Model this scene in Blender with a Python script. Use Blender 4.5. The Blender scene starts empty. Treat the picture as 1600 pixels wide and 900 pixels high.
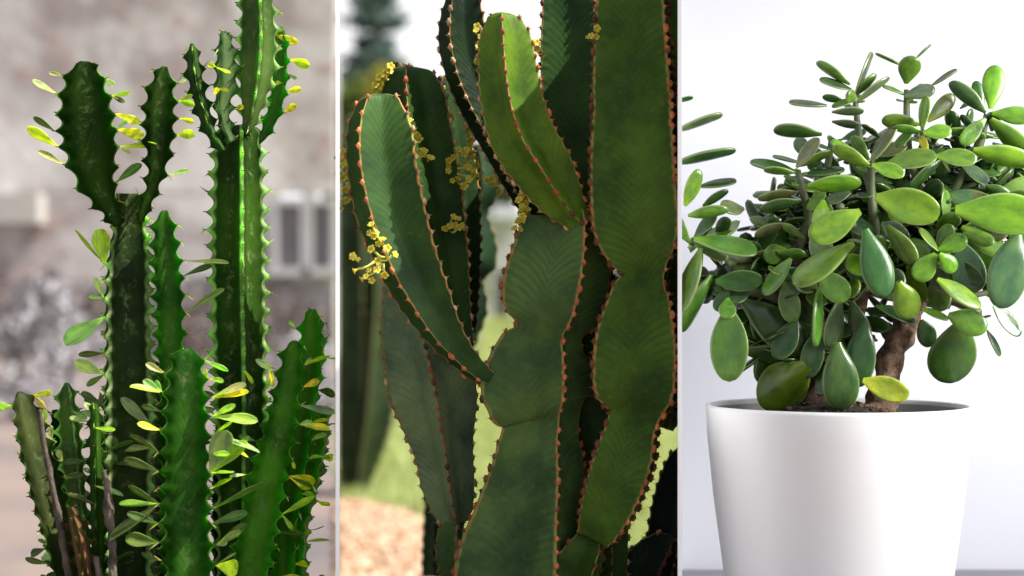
import bpy, bmesh, math, random
import numpy as np
from mathutils import Vector, Matrix, noise
R = math.radians
rnd = random.Random(7)
S = bpy.context.scene
COL = S.collection

# ------------------------------------------------------------------ camera
CAMD = 3.0
cam = bpy.data.cameras.new('camera'); co = bpy.data.objects.new('camera', cam); COL.objects.link(co)
co.location = (0, -CAMD, 0); co.rotation_euler = (R(90), 0, 0)
cam.sensor_width = 36; cam.lens = 36*CAMD/1.6; cam.clip_end = 2000; cam.clip_start = 0.05
cam.dof.use_dof = True; cam.dof.focus_distance = 3.0; cam.dof.aperture_fstop = 2.6
S.camera = co
# ------------------------------------------------------------------ light
SUN = Vector((0.58, -0.13, 0.80)).normalized()
w = bpy.data.worlds.new('World'); S.world = w; w.use_nodes = True
nt = w.node_tree; nt.nodes.clear()
sky = nt.nodes.new('ShaderNodeTexSky'); sky.sky_type = 'NISHITA'; sky.sun_disc = False
sky.sun_elevation = math.asin(SUN.z); sky.sun_rotation = math.atan2(SUN.x, SUN.y)
sky.air_density = 1.0; sky.dust_density = 3.0
tc = nt.nodes.new('ShaderNodeTexCoord'); nz = nt.nodes.new('ShaderNodeTexNoise')
nz.inputs['Scale'].default_value = 2.6; nz.inputs['Detail'].default_value = 5
rp = nt.nodes.new('ShaderNodeValToRGB'); rp.color_ramp.elements[0].position = .49; rp.color_ramp.elements[1].position = .60
mx = nt.nodes.new('ShaderNodeMix'); mx.data_type = 'RGBA'
mx.inputs[7].default_value = (12.5, 12.55, 12.7, 1)
bg = nt.nodes.new('ShaderNodeBackground'); bg.inputs['Strength'].default_value = 0.05
wo = nt.nodes.new('ShaderNodeOutputWorld')
L = nt.links.new
mpn = nt.nodes.new('ShaderNodeMapping'); mpn.inputs['Location'].default_value = (1.7, .4, 3.1); L(tc.outputs['Generated'], mpn.inputs['Vector']); L(mpn.outputs[0], nz.inputs['Vector']); L(nz.outputs['Fac'], rp.inputs['Fac']); L(rp.outputs['Color'], mx.inputs[0])
L(sky.outputs['Color'], mx.inputs[6]); L(mx.outputs[2], bg.inputs['Color']); L(bg.outputs['Background'], wo.inputs['Surface'])
sl = bpy.data.lights.new('sun', 'SUN'); sl.energy = 5.0; sl.angle = R(.5); sl.color = (1, .95, .86)
so = bpy.data.objects.new('sun', sl); COL.objects.link(so); so.rotation_euler = SUN.to_track_quat('Z', 'Y').to_euler(); so.location = SUN*6
def area(name, loc, target, sx, sy, power, col=(1, 1, 1)):
    a = bpy.data.lights.new(name, 'AREA'); a.shape = 'RECTANGLE'; a.size = sx; a.size_y = sy; a.energy = power; a.color = col
    o = bpy.data.objects.new(name, a); COL.objects.link(o); o.location = loc
    o.rotation_euler = (Vector(loc)-Vector(target)).to_track_quat('Z', 'Y').to_euler(); return o
area('window_light', (1.42, -.50, .34), (.45, .8, .02), .5, .5, 16, (1, .99, .97))
S.view_settings.view_transform = 'Standard'; S.view_settings.look = 'None'
S.view_settings.exposure = 0.98; S.view_settings.gamma = 1; S.view_settings.use_curve_mapping = False
S.render.engine = 'CYCLES'

# ------------------------------------------------------------------ helpers
def P(px, py, Y=0.0):
    k = (CAMD+Y)/CAMD/1000
    return Vector(((px-800)*k, Y, (450-py)*k))
def sz(Y): return (CAMD+Y)/CAMD/1000
def tag(o, label=None, cat=None, group=None, kind=None):
    if label: o['label'] = label
    if cat: o['category'] = cat
    if group: o['group'] = group
    if kind: o['kind'] = kind
    return o
def empty(name, loc, label, cat, group=None):
    o = bpy.data.objects.new(name, None); COL.objects.link(o); o.location = loc; o.empty_display_size = .05
    return tag(o, label, cat, group)
bpy.context.view_layer.update()
def link(name, me, mat=None, parent=None, color=None, smooth=True):
    """links a mesh whose coordinates are world coordinates; under a parent at a pure translation they are kept in place"""
    o = bpy.data.objects.new(name, me); COL.objects.link(o)
    if mat is not None and not me.materials: me.materials.append(mat)
    if parent is not None:
        o.parent = parent
        off = Vector((0, 0, 0)); p = parent
        while p is not None: off += p.location; p = p.parent
        o.location = -off
    if color is not None: o.color = (*color[:3], 1)
    if smooth:
        me.polygons.foreach_set('use_smooth', [True]*len(me.polygons))
    return o
def mesh(name, v, f, uv=None):
    me = bpy.data.meshes.new(name); me.from_pydata([tuple(p) for p in v], [], f); me.update()
    if uv is not None:
        ul = me.uv_layers.new(name='UVMap')
        idx = np.empty(len(me.loops), dtype=np.int32); me.loops.foreach_get('vertex_index', idx)
        ul.data.foreach_set('uv', np.asarray(uv, dtype=np.float32)[idx].ravel())
    return me
def box_vf(x0, x1, y0, y1, z0, z1):
    v = [(x, y, z) for x in (x0, x1) for y in (y0, y1) for z in (z0, z1)]
    f = [(0, 1, 3, 2), (4, 6, 7, 5), (0, 4, 5, 1), (2, 3, 7, 6), (0, 2, 6, 4), (1, 5, 7, 3)]
    return v, f
def box(name, b, mat, parent=None, color=None, bevel=0):
    v, f = box_vf(*b); me = mesh(name, v, f)
    if bevel:
        bm = bmesh.new(); bm.from_mesh(me); bmesh.ops.bevel(bm, geom=bm.edges[:], offset=bevel, segments=2, affect='EDGES'); bm.to_mesh(me); bm.free()
    return link(name, me, mat, parent, color, smooth=False)
def cut(me, planes):
    """crops a mesh at the image panel edges, on planes through the camera: trims a mesh at the planes [(co, normal)], keeping the side the normal points away from"""
    bm = bmesh.new(); bm.from_mesh(me); did = False
    for pc, pn in planes:
        if any((v.co-pc).dot(pn) > 0 for v in bm.verts):
            did = True
            g = bmesh.ops.bisect_plane(bm, geom=bm.verts[:]+bm.edges[:]+bm.faces[:], plane_co=pc, plane_no=pn, clear_outer=True)
            ed = [e for e in g['geom_cut'] if isinstance(e, bmesh.types.BMEdge)]
            try: bmesh.ops.holes_fill(bm, edges=ed, sides=0)
            except Exception: pass
    if did: bm.to_mesh(me)
    bm.free(); return me

# ------------------------------------------------------------------ materials
def mat(name):
    m = bpy.data.materials.new(name); m.use_nodes = True; nt = m.node_tree; nt.nodes.clear()
    out = nt.nodes.new('ShaderNodeOutputMaterial'); b = nt.nodes.new('ShaderNodeBsdfPrincipled'); nt.links.new(b.outputs[0], out.inputs[0])
    return m, nt, b, out
class N:
    def __init__(s, nt): s.nt = nt
    def n(s, t, **k):
        x = s.nt.nodes.new(t)
        for a, v in k.items(): setattr(x, a, v)
        return x
    def put(s, sock, v):
        if isinstance(v, bpy.types.NodeSocket): s.nt.links.new(v, sock)
        else: sock.default_value = v
    def math(s, op, a, b=0.0, c=None, clamp=False):
        x = s.n('ShaderNodeMath', operation=op); x.use_clamp = clamp
        s.put(x.inputs[0], a); s.put(x.inputs[1], b)
        if c is not None: s.put(x.inputs[2], c)
        return x.outputs[0]
    def mix(s, f, a, b, mode='MIX'):
        x = s.n('ShaderNodeMix', data_type='RGBA', blend_type=mode)
        s.put(x.inputs[0], f); s.put(x.inputs[6], a if isinstance(a, bpy.types.NodeSocket) else (*a[:3], 1)); s.put(x.inputs[7], b if isinstance(b, bpy.types.NodeSocket) else (*b[:3], 1))
        return x.outputs[2]
    def ramp(s, f, lo, hi):
        x = s.n('ShaderNodeMapRange'); x.interpolation_type = 'SMOOTHSTEP'
        s.put(x.inputs[0], f); x.inputs[1].default_value = lo; x.inputs[2].default_value = hi
        return x.outputs[0]
    def noise(s, scale, detail=3, rough=.5, vec=None, dist=0):
        x = s.n('ShaderNodeTexNoise'); x.inputs['Scale'].default_value = scale; x.inputs['Detail'].default_value = detail; x.inputs['Roughness'].default_value = rough
        x.inputs['Distortion'].default_value = dist
        if vec is None:
            t = s.n('ShaderNodeTexCoord'); vec = t.outputs['Object']
        s.put(x.inputs['Vector'], vec); return x.outputs['Fac']
    def bump(s, b, h, strength, dist):
        x = s.n('ShaderNodeBump'); x.inputs['Strength'].default_value = strength; x.inputs['Distance'].default_value = dist
        s.put(x.inputs['Height'], h); s.nt.links.new(x.outputs[0], b.inputs['Normal'])

def simple(name, c1, c2, scale, rough=.7, bump=0, bd=.01, usecol=False, spec=.5):
    m, nt, b, out = mat(name); q = N(nt)
    f = q.ramp(q.noise(scale, 5, .6), .3, .7)
    c = q.mix(f, c1, c2)
    if usecol:
        oi = q.n('ShaderNodeObjectInfo'); c = q.mix(1.0, c, oi.outputs['Color'], 'MULTIPLY')
    q.put(b.inputs['Base Color'], c); b.inputs['Roughness'].default_value = rough
    b.inputs['Specular IOR Level'].default_value = spec
    if bump: q.bump(b, q.noise(scale*3, 6, .65), bump, bd)
    return m

def cactus_mat(name, margin, chevron, period, mottle, rough=.45, mw=.05, transl=0.0, marble=0.0, fleck=0.0, sp_lv=.12, scar=.5):
    m, nt, b, out = mat(name); q = N(nt)
    oi = q.n('ShaderNodeObjectInfo'); base = oi.outputs['Color']
    uv = q.n('ShaderNodeUVMap'); sp = q.n('ShaderNodeSeparateXYZ'); nt.links.new(uv.outputs[0], sp.inputs[0])
    u, v = sp.outputs[0], sp.outputs[1]
    n1 = q.noise(9, 4, .6); n2 = q.noise(60, 4, .65); n3 = q.noise(260, 3, .6)
    lite = q.mix(1.0, base, (1.75, 1.5, 1.25), 'MULTIPLY'); dark = q.mix(1.0, base, (.5, .55, .6), 'MULTIPLY')
    c = q.mix(q.ramp(n1, .3, .7), dark, lite)
    c = q.mix(q.math('MULTIPLY', q.ramp(n2, .5, .75), mottle), c, q.mix(1.0, base, (2.0, 1.7, 1.6), 'MULTIPLY'))
    # veins rising from the furrow to the rib, a chevron
    ph = q.math('MULTIPLY', q.math('ADD', q.math('ADD', v, q.math('MULTIPLY', u, .045)), q.math('MULTIPLY', n2, .006)), 2*math.pi/period)
    wv = q.math('MULTIPLY_ADD', q.math('SINE', ph), .5, .5)
    c = q.mix(q.math('MULTIPLY', q.math('MULTIPLY', wv, chevron), q.math('MULTIPLY_ADD', q.ramp(q.noise(11, 3), .35, .65), .8, .2)), c, q.mix(1.0, base, (.42, .46, .42), 'MULTIPLY'))
    # fine pale flecks
    c = q.mix(q.math('MULTIPLY', q.math('MULTIPLY', q.ramp(n3, .62, .75), q.ramp(q.noise(14, 3), .42, .66)), fleck), c, (.22, .28, .18))
    # dry bruises and rubbed marks, irregular
    sc = q.math('MULTIPLY', q.ramp(q.noise(7, 6, .75, dist=.8), .60, .68), q.ramp(q.noise(90, 3, .6), .42, .6))
    c = q.mix(q.math('MULTIPLY', sc, scar), c, (.16, .14, .075))
    c = q.mix(q.math('MULTIPLY', q.ramp(q.noise(4, 4, .6, dist=1.5), .45, .75), .35), c, q.mix(1.0, base, (2.6, 1.9, 1.0), 'MULTIPLY'))
    if marble:
        n4 = q.noise(48, 6, .75, dist=.5)
        mm = q.math('MULTIPLY', q.math('MULTIPLY', q.ramp(n4, .50, .66), q.ramp(u, .25, .9)), marble)
        c = q.mix(mm, c, (.15, .22, .08))
    mg = q.math('SUBTRACT', 1.0, q.ramp(q.math('ADD', u, q.math('MULTIPLY', q.math('SUBTRACT', n2, .5), .05)), mw*.35, mw))
    mc = q.mix(q.ramp(q.noise(45, 2), .4, .6), margin[0], margin[1])
    c = q.mix(mg, c, mc)
    q.put(b.inputs['Base Color'], c)
    q.put(b.inputs['Roughness'], q.math('MULTIPLY_ADD', n2, .25, rough-.1))
    b.inputs['Specular IOR Level'].default_value = sp_lv
    if 'Coat Weight' in b.inputs: b.inputs['Coat Weight'].default_value = 0.0
    hgt = q.math('ADD', q.math('MULTIPLY', wv, .6*chevron), q.math('MULTIPLY', n3, .4))
    q.bump(b, hgt, .35, .002)
    if transl:
        tr = q.n('ShaderNodeBsdfTranslucent'); q.put(tr.inputs[0], q.mix(1.0, c, (2.0, 4.2, .6), 'MULTIPLY'))
        ms = q.n('ShaderNodeMixShader')
        # thin near the rib edge, thick in the furrow
        q.put(ms.inputs[0], q.math('MULTIPLY', q.math('SUBTRACT', 1.0, q.ramp(u, .0, .55)), transl))
        nt.links.new(b.outputs[0], ms.inputs[1]); nt.links.new(tr.outputs[0], ms.inputs[2]); nt.links.new(ms.outputs[0], out.inputs[0])
    return m

def leaf_mat(name, rough, transl, edge, midrib=0.0, tcol=(1.8, 2.2, .5), spec=.5):
    m, nt, b, out = mat(name); q = N(nt)
    oi = q.n('ShaderNodeObjectInfo'); base = oi.outputs['Color']
    uv = q.n('ShaderNodeUVMap'); sp = q.n('ShaderNodeSeparateXYZ'); nt.links.new(uv.outputs[0], sp.inputs[0])
    u, v = sp.outputs[0], sp.outputs[1]      # u: 0 middle .. 1 edge, v: 0 base .. 1 tip
    g = q.n('ShaderNodeTexCoord').outputs['Generated']
    ob = q.n('ShaderNodeVectorMath', operation='ADD'); nt.links.new(g, ob.inputs[0]); nt.links.new(oi.outputs['Location'], ob.inputs[1])
    n1 = q.noise(2.6, 4, .6, vec=ob.outputs[0]); n2 = q.noise(22, 4, .6, vec=ob.outputs[0])
    c = q.mix(q.ramp(n1, .3, .7), q.mix(1.0, base, (.62, .72, .8), 'MULTIPLY'), q.mix(1.0, base, (1.35, 1.25, .95), 'MULTIPLY'))
    c = q.mix(q.math('MULTIPLY', q.ramp(n2, .5, .8), .10), c, q.mix(1.0, base, (1.8, 1.6, 1.3), 'MULTIPLY'))
    c = q.mix(q.math('MULTIPLY', q.ramp(v, .35, 0.0), .45), c, q.mix(1.0, base, (2.4, 2.0, .9), 'MULTIPLY'))
    c = q.mix(q.math('MULTIPLY', q.ramp(u, .86, .99), edge), c, (.42, .50, .20))
    if midrib: c = q.mix(q.math('MULTIPLY', q.ramp(u, .12, .02), midrib), c, (.5, .55, .25))
    q.put(b.inputs['Base Color'], c); q.put(b.inputs['Roughness'], q.math('MULTIPLY_ADD', n2, .15, rough-.06))
    b.inputs['Specular IOR Level'].default_value = spec
    q.bump(b, q.math('ADD', n1, q.math('MULTIPLY', n2, .15)), .2, .004)
    tr = q.n('ShaderNodeBsdfTranslucent'); q.put(tr.inputs[0], q.mix(1.0, c, tcol, 'MULTIPLY'))
    ms = q.n('ShaderNodeMixShader'); ms.inputs[0].default_value = transl
    nt.links.new(b.outputs[0], ms.inputs[1]); nt.links.new(tr.outputs[0], ms.inputs[2]); nt.links.new(ms.outputs[0], out.inputs[0])
    return m

def island_mat(name, cols, rough=.8, transl=0):
    m, nt, b, out = mat(name); q = N(nt)
    ge = q.n('ShaderNodeNewGeometry'); cr = q.n('ShaderNodeValToRGB'); r = cr.color_ramp
    r.interpolation = 'LINEAR'
    r.elements[0].color = (*cols[0], 1); r.elements[1].color = (*cols[-1], 1)
    for i, cc in enumerate(cols[1:-1]):
        e = r.elements.new((i+1)/(len(cols)-1)); e.color = (*cc, 1)
    nt.links.new(ge.outputs['Random Per Island'], cr.inputs[0])
    nt.links.new(cr.outputs[0], b.inputs['Base Color']); b.inputs['Roughness'].default_value = rough
    b.inputs['Specular IOR Level'].default_value = .25
    if transl:
        tr = q.n('ShaderNodeBsdfTranslucent'); nt.links.new(cr.outputs[0], tr.inputs[0])
        ms = q.n('ShaderNodeMixShader'); ms.inputs[0].default_value = transl
        nt.links.new(b.outputs[0], ms.inputs[1]); nt.links.new(tr.outputs[0], ms.inputs[2]); nt.links.new(ms.outputs[0], out.inputs[0])
    return m

M = {}
M['trigona'] = cactus_mat('ribbed_green_stem', ((.08, .10, .03), (.26, .28, .12)), .18, .016, .45, rough=.52, mw=.035, transl=.75, marble=.45, sp_lv=.07)
M['trigona_lit'] = cactus_mat('marbled_stem_lit_ribs', ((.20, .24, .10), (.40, .44, .24)), .12, .016, .5, rough=.5, mw=.17, transl=.5, marble=.9, sp_lv=.08)  # wide pale rib bands and stronger marbling paint sunlit strips into the colour
M['ammak'] = cactus_mat('veined_dark_green_stem', ((.42, .20, .06), (.26, .26, .08)), .36, .013, .35, rough=.5, mw=.045, fleck=.6)
M['ammak_far'] = cactus_mat('far_stem', ((.16, .15, .06), (.20, .19, .09)), .2, .02, .3, rough=.55, mw=.06)
M['thorn'] = simple('dark_thorn', (.06, .03, .015), (.20, .10, .03), 80, .6)
M['areole'] = simple('rusty_spine_pad', (1.6, 1.5, 1.4), (.22, .2, .2), 38, .75, usecol=True)
M['leaf'] = leaf_mat('thin_leaf', .38, .5, .3, .35)
M['jade'] = leaf_mat('jade_leaf', .21, .18, .40, 0, (1.7, 2.0, .4), spec=.55)
M['twig'] = simple('jade_branch', (.045, .08, .025), (.12, .13, .06), 40, .6, .4, .002)
M['bark'] = simple('flaky_bark', (.045, .024, .016), (.34, .21, .13), 60, .85, .9, .008)
M['dry'] = simple('dry_stem', (.03, .02, .015), (.13, .10, .075), 40, .8, .6, .004)
M['white'] = simple('white_board', (.86, .86, .87), (.84, .84, .85), 3, .6)
M['wall'] = simple('white_wall_paint', (.60, .61, .65), (.58, .59, .635), 1.5, .75, .08, .001)
M['pot'] = simple('white_ceramic', (.83, .83, .83), (.81, .81, .81), 4, .32, .03, .001)
M['potin'] = simple('grey_inner_glaze', (.50, .48, .46), (.42, .40, .37), 12, .5)
M['soil'] = simple('potting_soil', (.02, .013, .009), (.07, .045, .03), 70, .95, .9, .01)
M['table'] = simple('grey_table', (.16, .15, .19), (.20, .19, .23), 12, .45)
M['ground'] = simple('sandy_ground', (.21, .16, .14), (.10, .088, .095), .7, .9, .3, .03)
M['lawn'] = simple('lawn_soil', (.26, .32, .11), (.46, .48, .24), 2.2, .95, .6, .05)
M['grass'] = island_mat('grass_blades', [(.24, .32, .08), (.38, .44, .15), (.55, .58, .30), (.32, .40, .13)], .7, .35)
M['mulchbed'] = simple('mulch_ground', (.30, .17, .08), (.42, .27, .14), 14, .95, .8, .03)
M['mulch'] = island_mat('mulch_chips', [(.22, .10, .05), (.46, .30, .19), (.56, .42, .30), (.36, .20, .11), (.66, .56, .44)], .85)
M['flower'] = island_mat('yellow_flowers', [(.62, .50, .03), (.75, .66, .08), (.55, .42, .02), (.70, .70, .16)], .5, .25)
M['bract'] = simple('flower_stalk', (.42, .46, .08), (.62, .60, .14), 50, .5)

# ------------------------------------------------------------------ tubes and stems
def catmull(pts, step):
    pts = [np.array(p, float) for p in pts]
    P0 = [2*pts[0]-pts[1]]+pts+[2*pts[-1]-pts[-2]]
    fine = []
    for i in range(1, len(P0)-2):
        a, b, c, d = P0[i-1:i+3]
        n = max(2, int(np.linalg.norm((c-b)[:3])/step*2)+2)
        for k in range(n):
            t = k/n
            h = .5*((2*b)+(-a+c)*t+(2*a-5*b+4*c-d)*t*t+(-a+3*b-3*c+d)*t**3)
            h[3] = max(h[3], min(b[3], c[3])*.85)
            fine.append(h)
    fine.append(pts[-1]); fine = np.array(fine)
    s = np.concatenate([[0], np.cumsum(np.linalg.norm(np.diff(fine[:, :3], axis=0), axis=1))])
    n = max(3, int(s[-1]/step)+1); q = np.linspace(0, s[-1], n)
    return np.stack([np.interp(q, s, fine[:, k]) for k in range(4)], 1), q
def frames(c):
    T = np.gradient(c[:, :3], axis=0)
    # smooth the direction so dense rings do not cross
    for _ in range(3): T[1:-1] = (T[:-2]+2*T[1:-1]+T[2:])/4
    T /= np.linalg.norm(T, axis=1)[:, None]
    ref = np.array([0, -1, 0.0]); B = ref-T*(T@ref)[:, None]; B /= np.linalg.norm(B, axis=1)[:, None]
    X = np.cross(T, B); return T, B, X
def ring_mesh(name, rings, uv, cap=True):
    n, k = rings.shape[0], rings.shape[1]
    v = rings.reshape(-1, 3).tolist(); f = []
    for i in range(n-1):
        a, b = i*k, (i+1)*k
        for j in range(k):
            j2 = (j+1) % k; f.append((a+j, a+j2, b+j2, b+j))
    uvl = uv.reshape(-1, 2).tolist()
    if cap:
        for e, base, flip in ((0, 0, True), (n-1, (n-1)*k, False)):
            v.append(rings[e].mean(0).tolist()); uvl.append([.8, uv[e, 0, 1]]); ci = len(v)-1
            for j in range(k):
                j2 = (j+1) % k
                f.append((ci, base+j2, base+j) if flip else (ci, base+j, base+j2))
    return mesh(name, v, f, uvl)
def tube(name, pts, mt, parent=None, color=None, seg=10, step=.01, rough=0.0, sq=None):
    c, s = catmull([(*p[:3], p[3]) for p in pts], step)
    T, B, X = frames(c); th = np.arange(seg)/seg*2*math.pi
    rr = c[:, 3][:, None]*np.ones(seg)[None, :]
    if rough:
        for i in range(len(c)):
            for j in range(seg):
                rr[i, j] *= 1+rough*noise.noise(Vector((math.cos(th[j])*1.4, math.sin(th[j])*1.4, s[i]*60)))
    rings = c[:, None, :3]+rr[:, :, None]*(np.cos(th)[None, :, None]*B[:, None]+np.sin(th)[None, :, None]*X[:, None])
    uv = np.zeros((len(c), seg, 2)); uv[:, :, 1] = s[:, None]
    return link(name, ring_mesh(name, rings, uv), mt, parent, color)
TS = np.array([0, .035, .09, .17, .28, .42, .6, .8])
class Stem: pass
STEMS = []
def stem(parent, path, n, rot, color, mt, Y=0.0, conc=.25, tooth=(.026, .008), planes=(), name='stem', step=None, rs=1.0, jig=.3, seed=0, cexp=.7, shift=0.0):
    """ribbed stem. path runs from the tip down: (px, py, radius px[, extra depth])"""
    pts = []
    for p in reversed(path):
        y = Y+(p[3] if len(p) > 3 else 0); w_ = P(p[0], p[1], y); pts.append((*w_, p[2]*rs*sz(y)))
    per, amp = tooth
    c, s = catmull(pts, step or per/7)
    T, B, X = frames(c)
    q = random.Random(seed+len(STEMS)*13)
    t = np.concatenate([TS, [1.0], TS[:0:-1]])                  # 0..1..(0)
    sg = np.concatenate([np.ones(len(TS)), [1], -np.ones(len(TS)-1)])
    ang = []; tt = []
    half = math.pi/n
    for k in range(n):
        for a, sgn in zip(t, sg):
            ph = a*half if sgn > 0 else (2*half-a*half)
            ang.append(R(rot)+k*2*half+ph); tt.append(a)
    ang = np.array(ang); tt = np.array(tt)
    rf = math.cos(half)/np.cos(half-tt*half)*(1-conc*np.sin(math.pi/2*tt**cexp))
    # slightly blunt rib
    rid = np.exp(-(tt/.13)**2)
    kk = np.repeat(np.arange(n), len(t))
    offs = np.array([q.random() for _ in range(n)]); rv = np.array([1+q.uniform(-.05, .05) for _ in range(n)])
    r0 = c[:, 3]
    fade = np.clip(r0/.018, .15, 1)
    # uneven tooth spacing
    L_ = s[-1]
    wob = np.array([noise.noise(Vector((x*12, len(STEMS)*3.1, 0)))*jig*per for x in s])
    idx_next = (kk+((tt > 0) & (np.tile(sg, n) < 0)).astype(int)) % n
    phase = ((s[:, None]+wob[:, None])/per+offs[idx_next][None, :]) % 1
    tb = np.abs(2*phase-1)**2.0
    lump = np.array([[1+.035*noise.noise(Vector((x*9, k*2.7, len(STEMS)))) for k in range(n)] for x in s])[:, idx_next]
    rr = r0[:, None]*rf[None, :]*(1+(rv[idx_next]-1)*rid)[None, :]*lump+amp*(tb-.45)*rid[None, :]*fade[:, None]
    rr = np.maximum(rr, 1e-4)
    rings = c[:, None, :3]+rr[:, :, None]*(np.cos(ang)[None, :, None]*B[:, None]+np.sin(ang)[None, :, None]*X[:, None])
    uv = np.zeros((len(c), len(ang), 2)); uv[:, :, 0] = tt[None, :]; uv[:, :, 1] = s[:, None]
    me = ring_mesh(name, rings, uv)
    if planes: cut(me, planes)
    o = link(name, me, mt, parent, color)
    st = Stem(); st.o = o; st.c = c; st.s = s; st.T = T; st.n = n; st.rings = rings; st.offs = offs; st.per = per; st.wob = wob; st.nt = len(t); st.ang = ang; st.B = B; st.X = X; st.planes = planes; st.Y = Y
    STEMS.append(st); return st
def teeth(st, k):
    """indices of the rings that carry a tooth tip on rib k"""
    ph = (st.s+st.wob)/st.per+st.offs[k]
    fl = np.floor(ph); idx = [i for i in range(1, len(fl)) if fl[i] != fl[i-1] and st.c[i, 3] > .004]
    return idx
def rib(st, k, i):
    p = Vector(st.rings[i, k*st.nt]); a = st.ang[k*st.nt]
    d = Vector(math.cos(a)*st.B[i]+math.sin(a)*st.X[i]); return p, d, Vector(st.T[i])
def inside(p, planes): return all((p-pc).dot(pn) < -.001 for pc, pn in planes)
ICO = None
def ico():
    global ICO
    if ICO is None:
        bm = bmesh.new(); bmesh.ops.create_icosphere(bm, subdivisions=1, radius=1)
        ICO = ([tuple(v.co) for v in bm.verts], [tuple(v.index for v in f.verts) for f in bm.faces]); bm.free()
    return ICO
def thorn_rows(st, size=.0045, mt=None, which=None):
    for k in (which if which is not None else range(st.n)):
        v, f = [], []
        for i in teeth(st, k):
            p, d, T = rib(st, k, i)
            if not inside(p, st.planes): continue
            S_ = d.cross(T)
            for sg in (-1, 1):
                tip = p+d*size+T*size*.3+S_*sg*size*.5; b = len(v)
                c0 = p-d*.001+S_*sg*.0012
                for a in (0, 2.1, 4.2): v.append(c0+T*math.cos(a)*.0013+S_*math.sin(a)*.0013)
                v.append(tip); f += [(b, b+1, b+3), (b+1, b+2, b+3), (b+2, b, b+3)]
        if v: tag(link('thorn_row', mesh('thorn_row', v, f), mt or M['thorn'], st.o), kind='stuff')
def pad_rows(st, size, cols, which=None, gap=1, zmin=-9):
    iv, if_ = ico()
    for k in (which if which is not None else range(st.n)):
        v, f = [], []; q = random.Random(k+len(st.s))
        for j, i in enumerate(teeth(st, k)):
            if j % gap: continue
            p, d, T = rib(st, k, i)
            if not inside(p, st.planes): continue
            S_ = d.cross(T); z = q.uniform(.6, 1.35)*size*1.18*min(1, st.c[i, 3]/.03+.35); b = len(v)
            for a in iv: v.append(p-d*.0006+S_*a[0]*z*.62+T*a[1]*z*q.uniform(.9, 1.1)+d*a[2]*z*.45)
            f += [tuple(b+x for x in g) for g in if_]
            for sg in (-1, 1):                                   # the pair of spines
                b = len(v); tip = p+d*size*1.1+S_*sg*size*.9+T*size*.2
                for a in (0, 2.1, 4.2): v.append(p+T*math.cos(a)*.001+S_*(sg*.001+math.sin(a)*.001))
                v.append(tip); f += [(b, b+1, b+3), (b+1, b+2, b+3), (b+2, b, b+3)]
        if v: tag(link('spine_row', mesh('spine_row', v, f), M['areole'], st.o, cols[k % len(cols)]), kind='stuff')

# leaf meshes: X is length 0..1, Y width -.5..5, Z thickness
def leaf_mesh(name, shape, bend, thick, fold, nu=12, nv=4, twist=0.0, cup=0.0):
    v, f, uv = [], [], []
    for sgn in (1, -1):
        for i in range(nu+1):
            s_ = .5-.5*math.cos(math.pi*(i/nu)) if shape is not hookf else i/nu; s_ = .35*i/nu+.65*s_ if shape is not hookf else s_; w_ = max(shape(min(1, s_)), .004)
            for j in range(-nv, nv+1):
                e = math.sin(j/nv*math.pi/2); prof = math.sqrt(max(0, 1-e*e))
                y = e*w_*.5; z = sgn*thick*.5*prof*min(1, (w_*1.6)**.7)+fold*abs(e)*w_*.5+cup*e*e*w_
                z += bend*(s_**2); x = s_-(bend**2)*s_*s_*.3
                a = twist*s_; y2 = y*math.cos(a)-z*math.sin(a); z2 = y*math.sin(a)+z*math.cos(a)
                v.append((x, y2, z2)); uv.append((abs(e), s_))
    k = 2*nv+1
    for sgn in (0, 1):
        o_ = sgn*(nu+1)*k
        for i in range(nu):
            for j in range(k-1):
                a = o_+i*k+j; q_ = (a, a+k, a+k+1, a+1); f.append(q_ if sgn == 0 else q_[::-1])
    me = mesh(name, v, f, uv)
    bm = bmesh.new(); bm.from_mesh(me); bmesh.ops.remove_doubles(bm, verts=bm.verts, dist=.0008); bmesh.ops.recalc_face_normals(bm, faces=bm.faces); bm.to_mesh(me); bm.free()
    me.polygons.foreach_set('use_smooth', [True]*len(me.polygons))
    return me
def blade(s_, pk, stalk, e0, e1=2.0):
    if s_ >= pk: return max(0, 1-((s_-pk)/(1-pk))**e1)**.5
    t = s_/pk; return stalk+(1-stalk)*(1-(1-t)**e0)**1.35
def spat(s_): return blade(s_, .66, .10, 1.5, 1.8)
def obov(s_): return blade(s_, .60, .22, 1.9, 2.1)
def ovat(s_): return blade(s_, .54, .22, 2.1, 2.0)
def hookf(s_): return .9-.8*s_
THIN = [leaf_mesh('thin_leaf', spat, b_, .06, fd, twist=tw) for b_, fd, tw in ((.25, .35, .2), (-.3, .25, -.3), (.12, .5, .4), (.4, .15, -.15))]
HOOK = [leaf_mesh('curl', hookf, .55, .5, 0, 8, 2), leaf_mesh('curl', hookf, -.6, .5, 0, 8, 2)]
JADE = [leaf_mesh('jade_leaf', sh, b_, tk, 0, 16, 5, tw, cp) for sh, b_, tk, tw, cp in ((obov, .10, .24, .1, .10), (obov, -.08, .28, -.12, .0), (ovat, .14, .22, .15, .14), (ovat, .05, .26, -.1, .05))]
for m_ in THIN+HOOK: m_.materials.append(M['leaf'])
for m_ in JADE: m_.materials.append(M['jade'])
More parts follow.
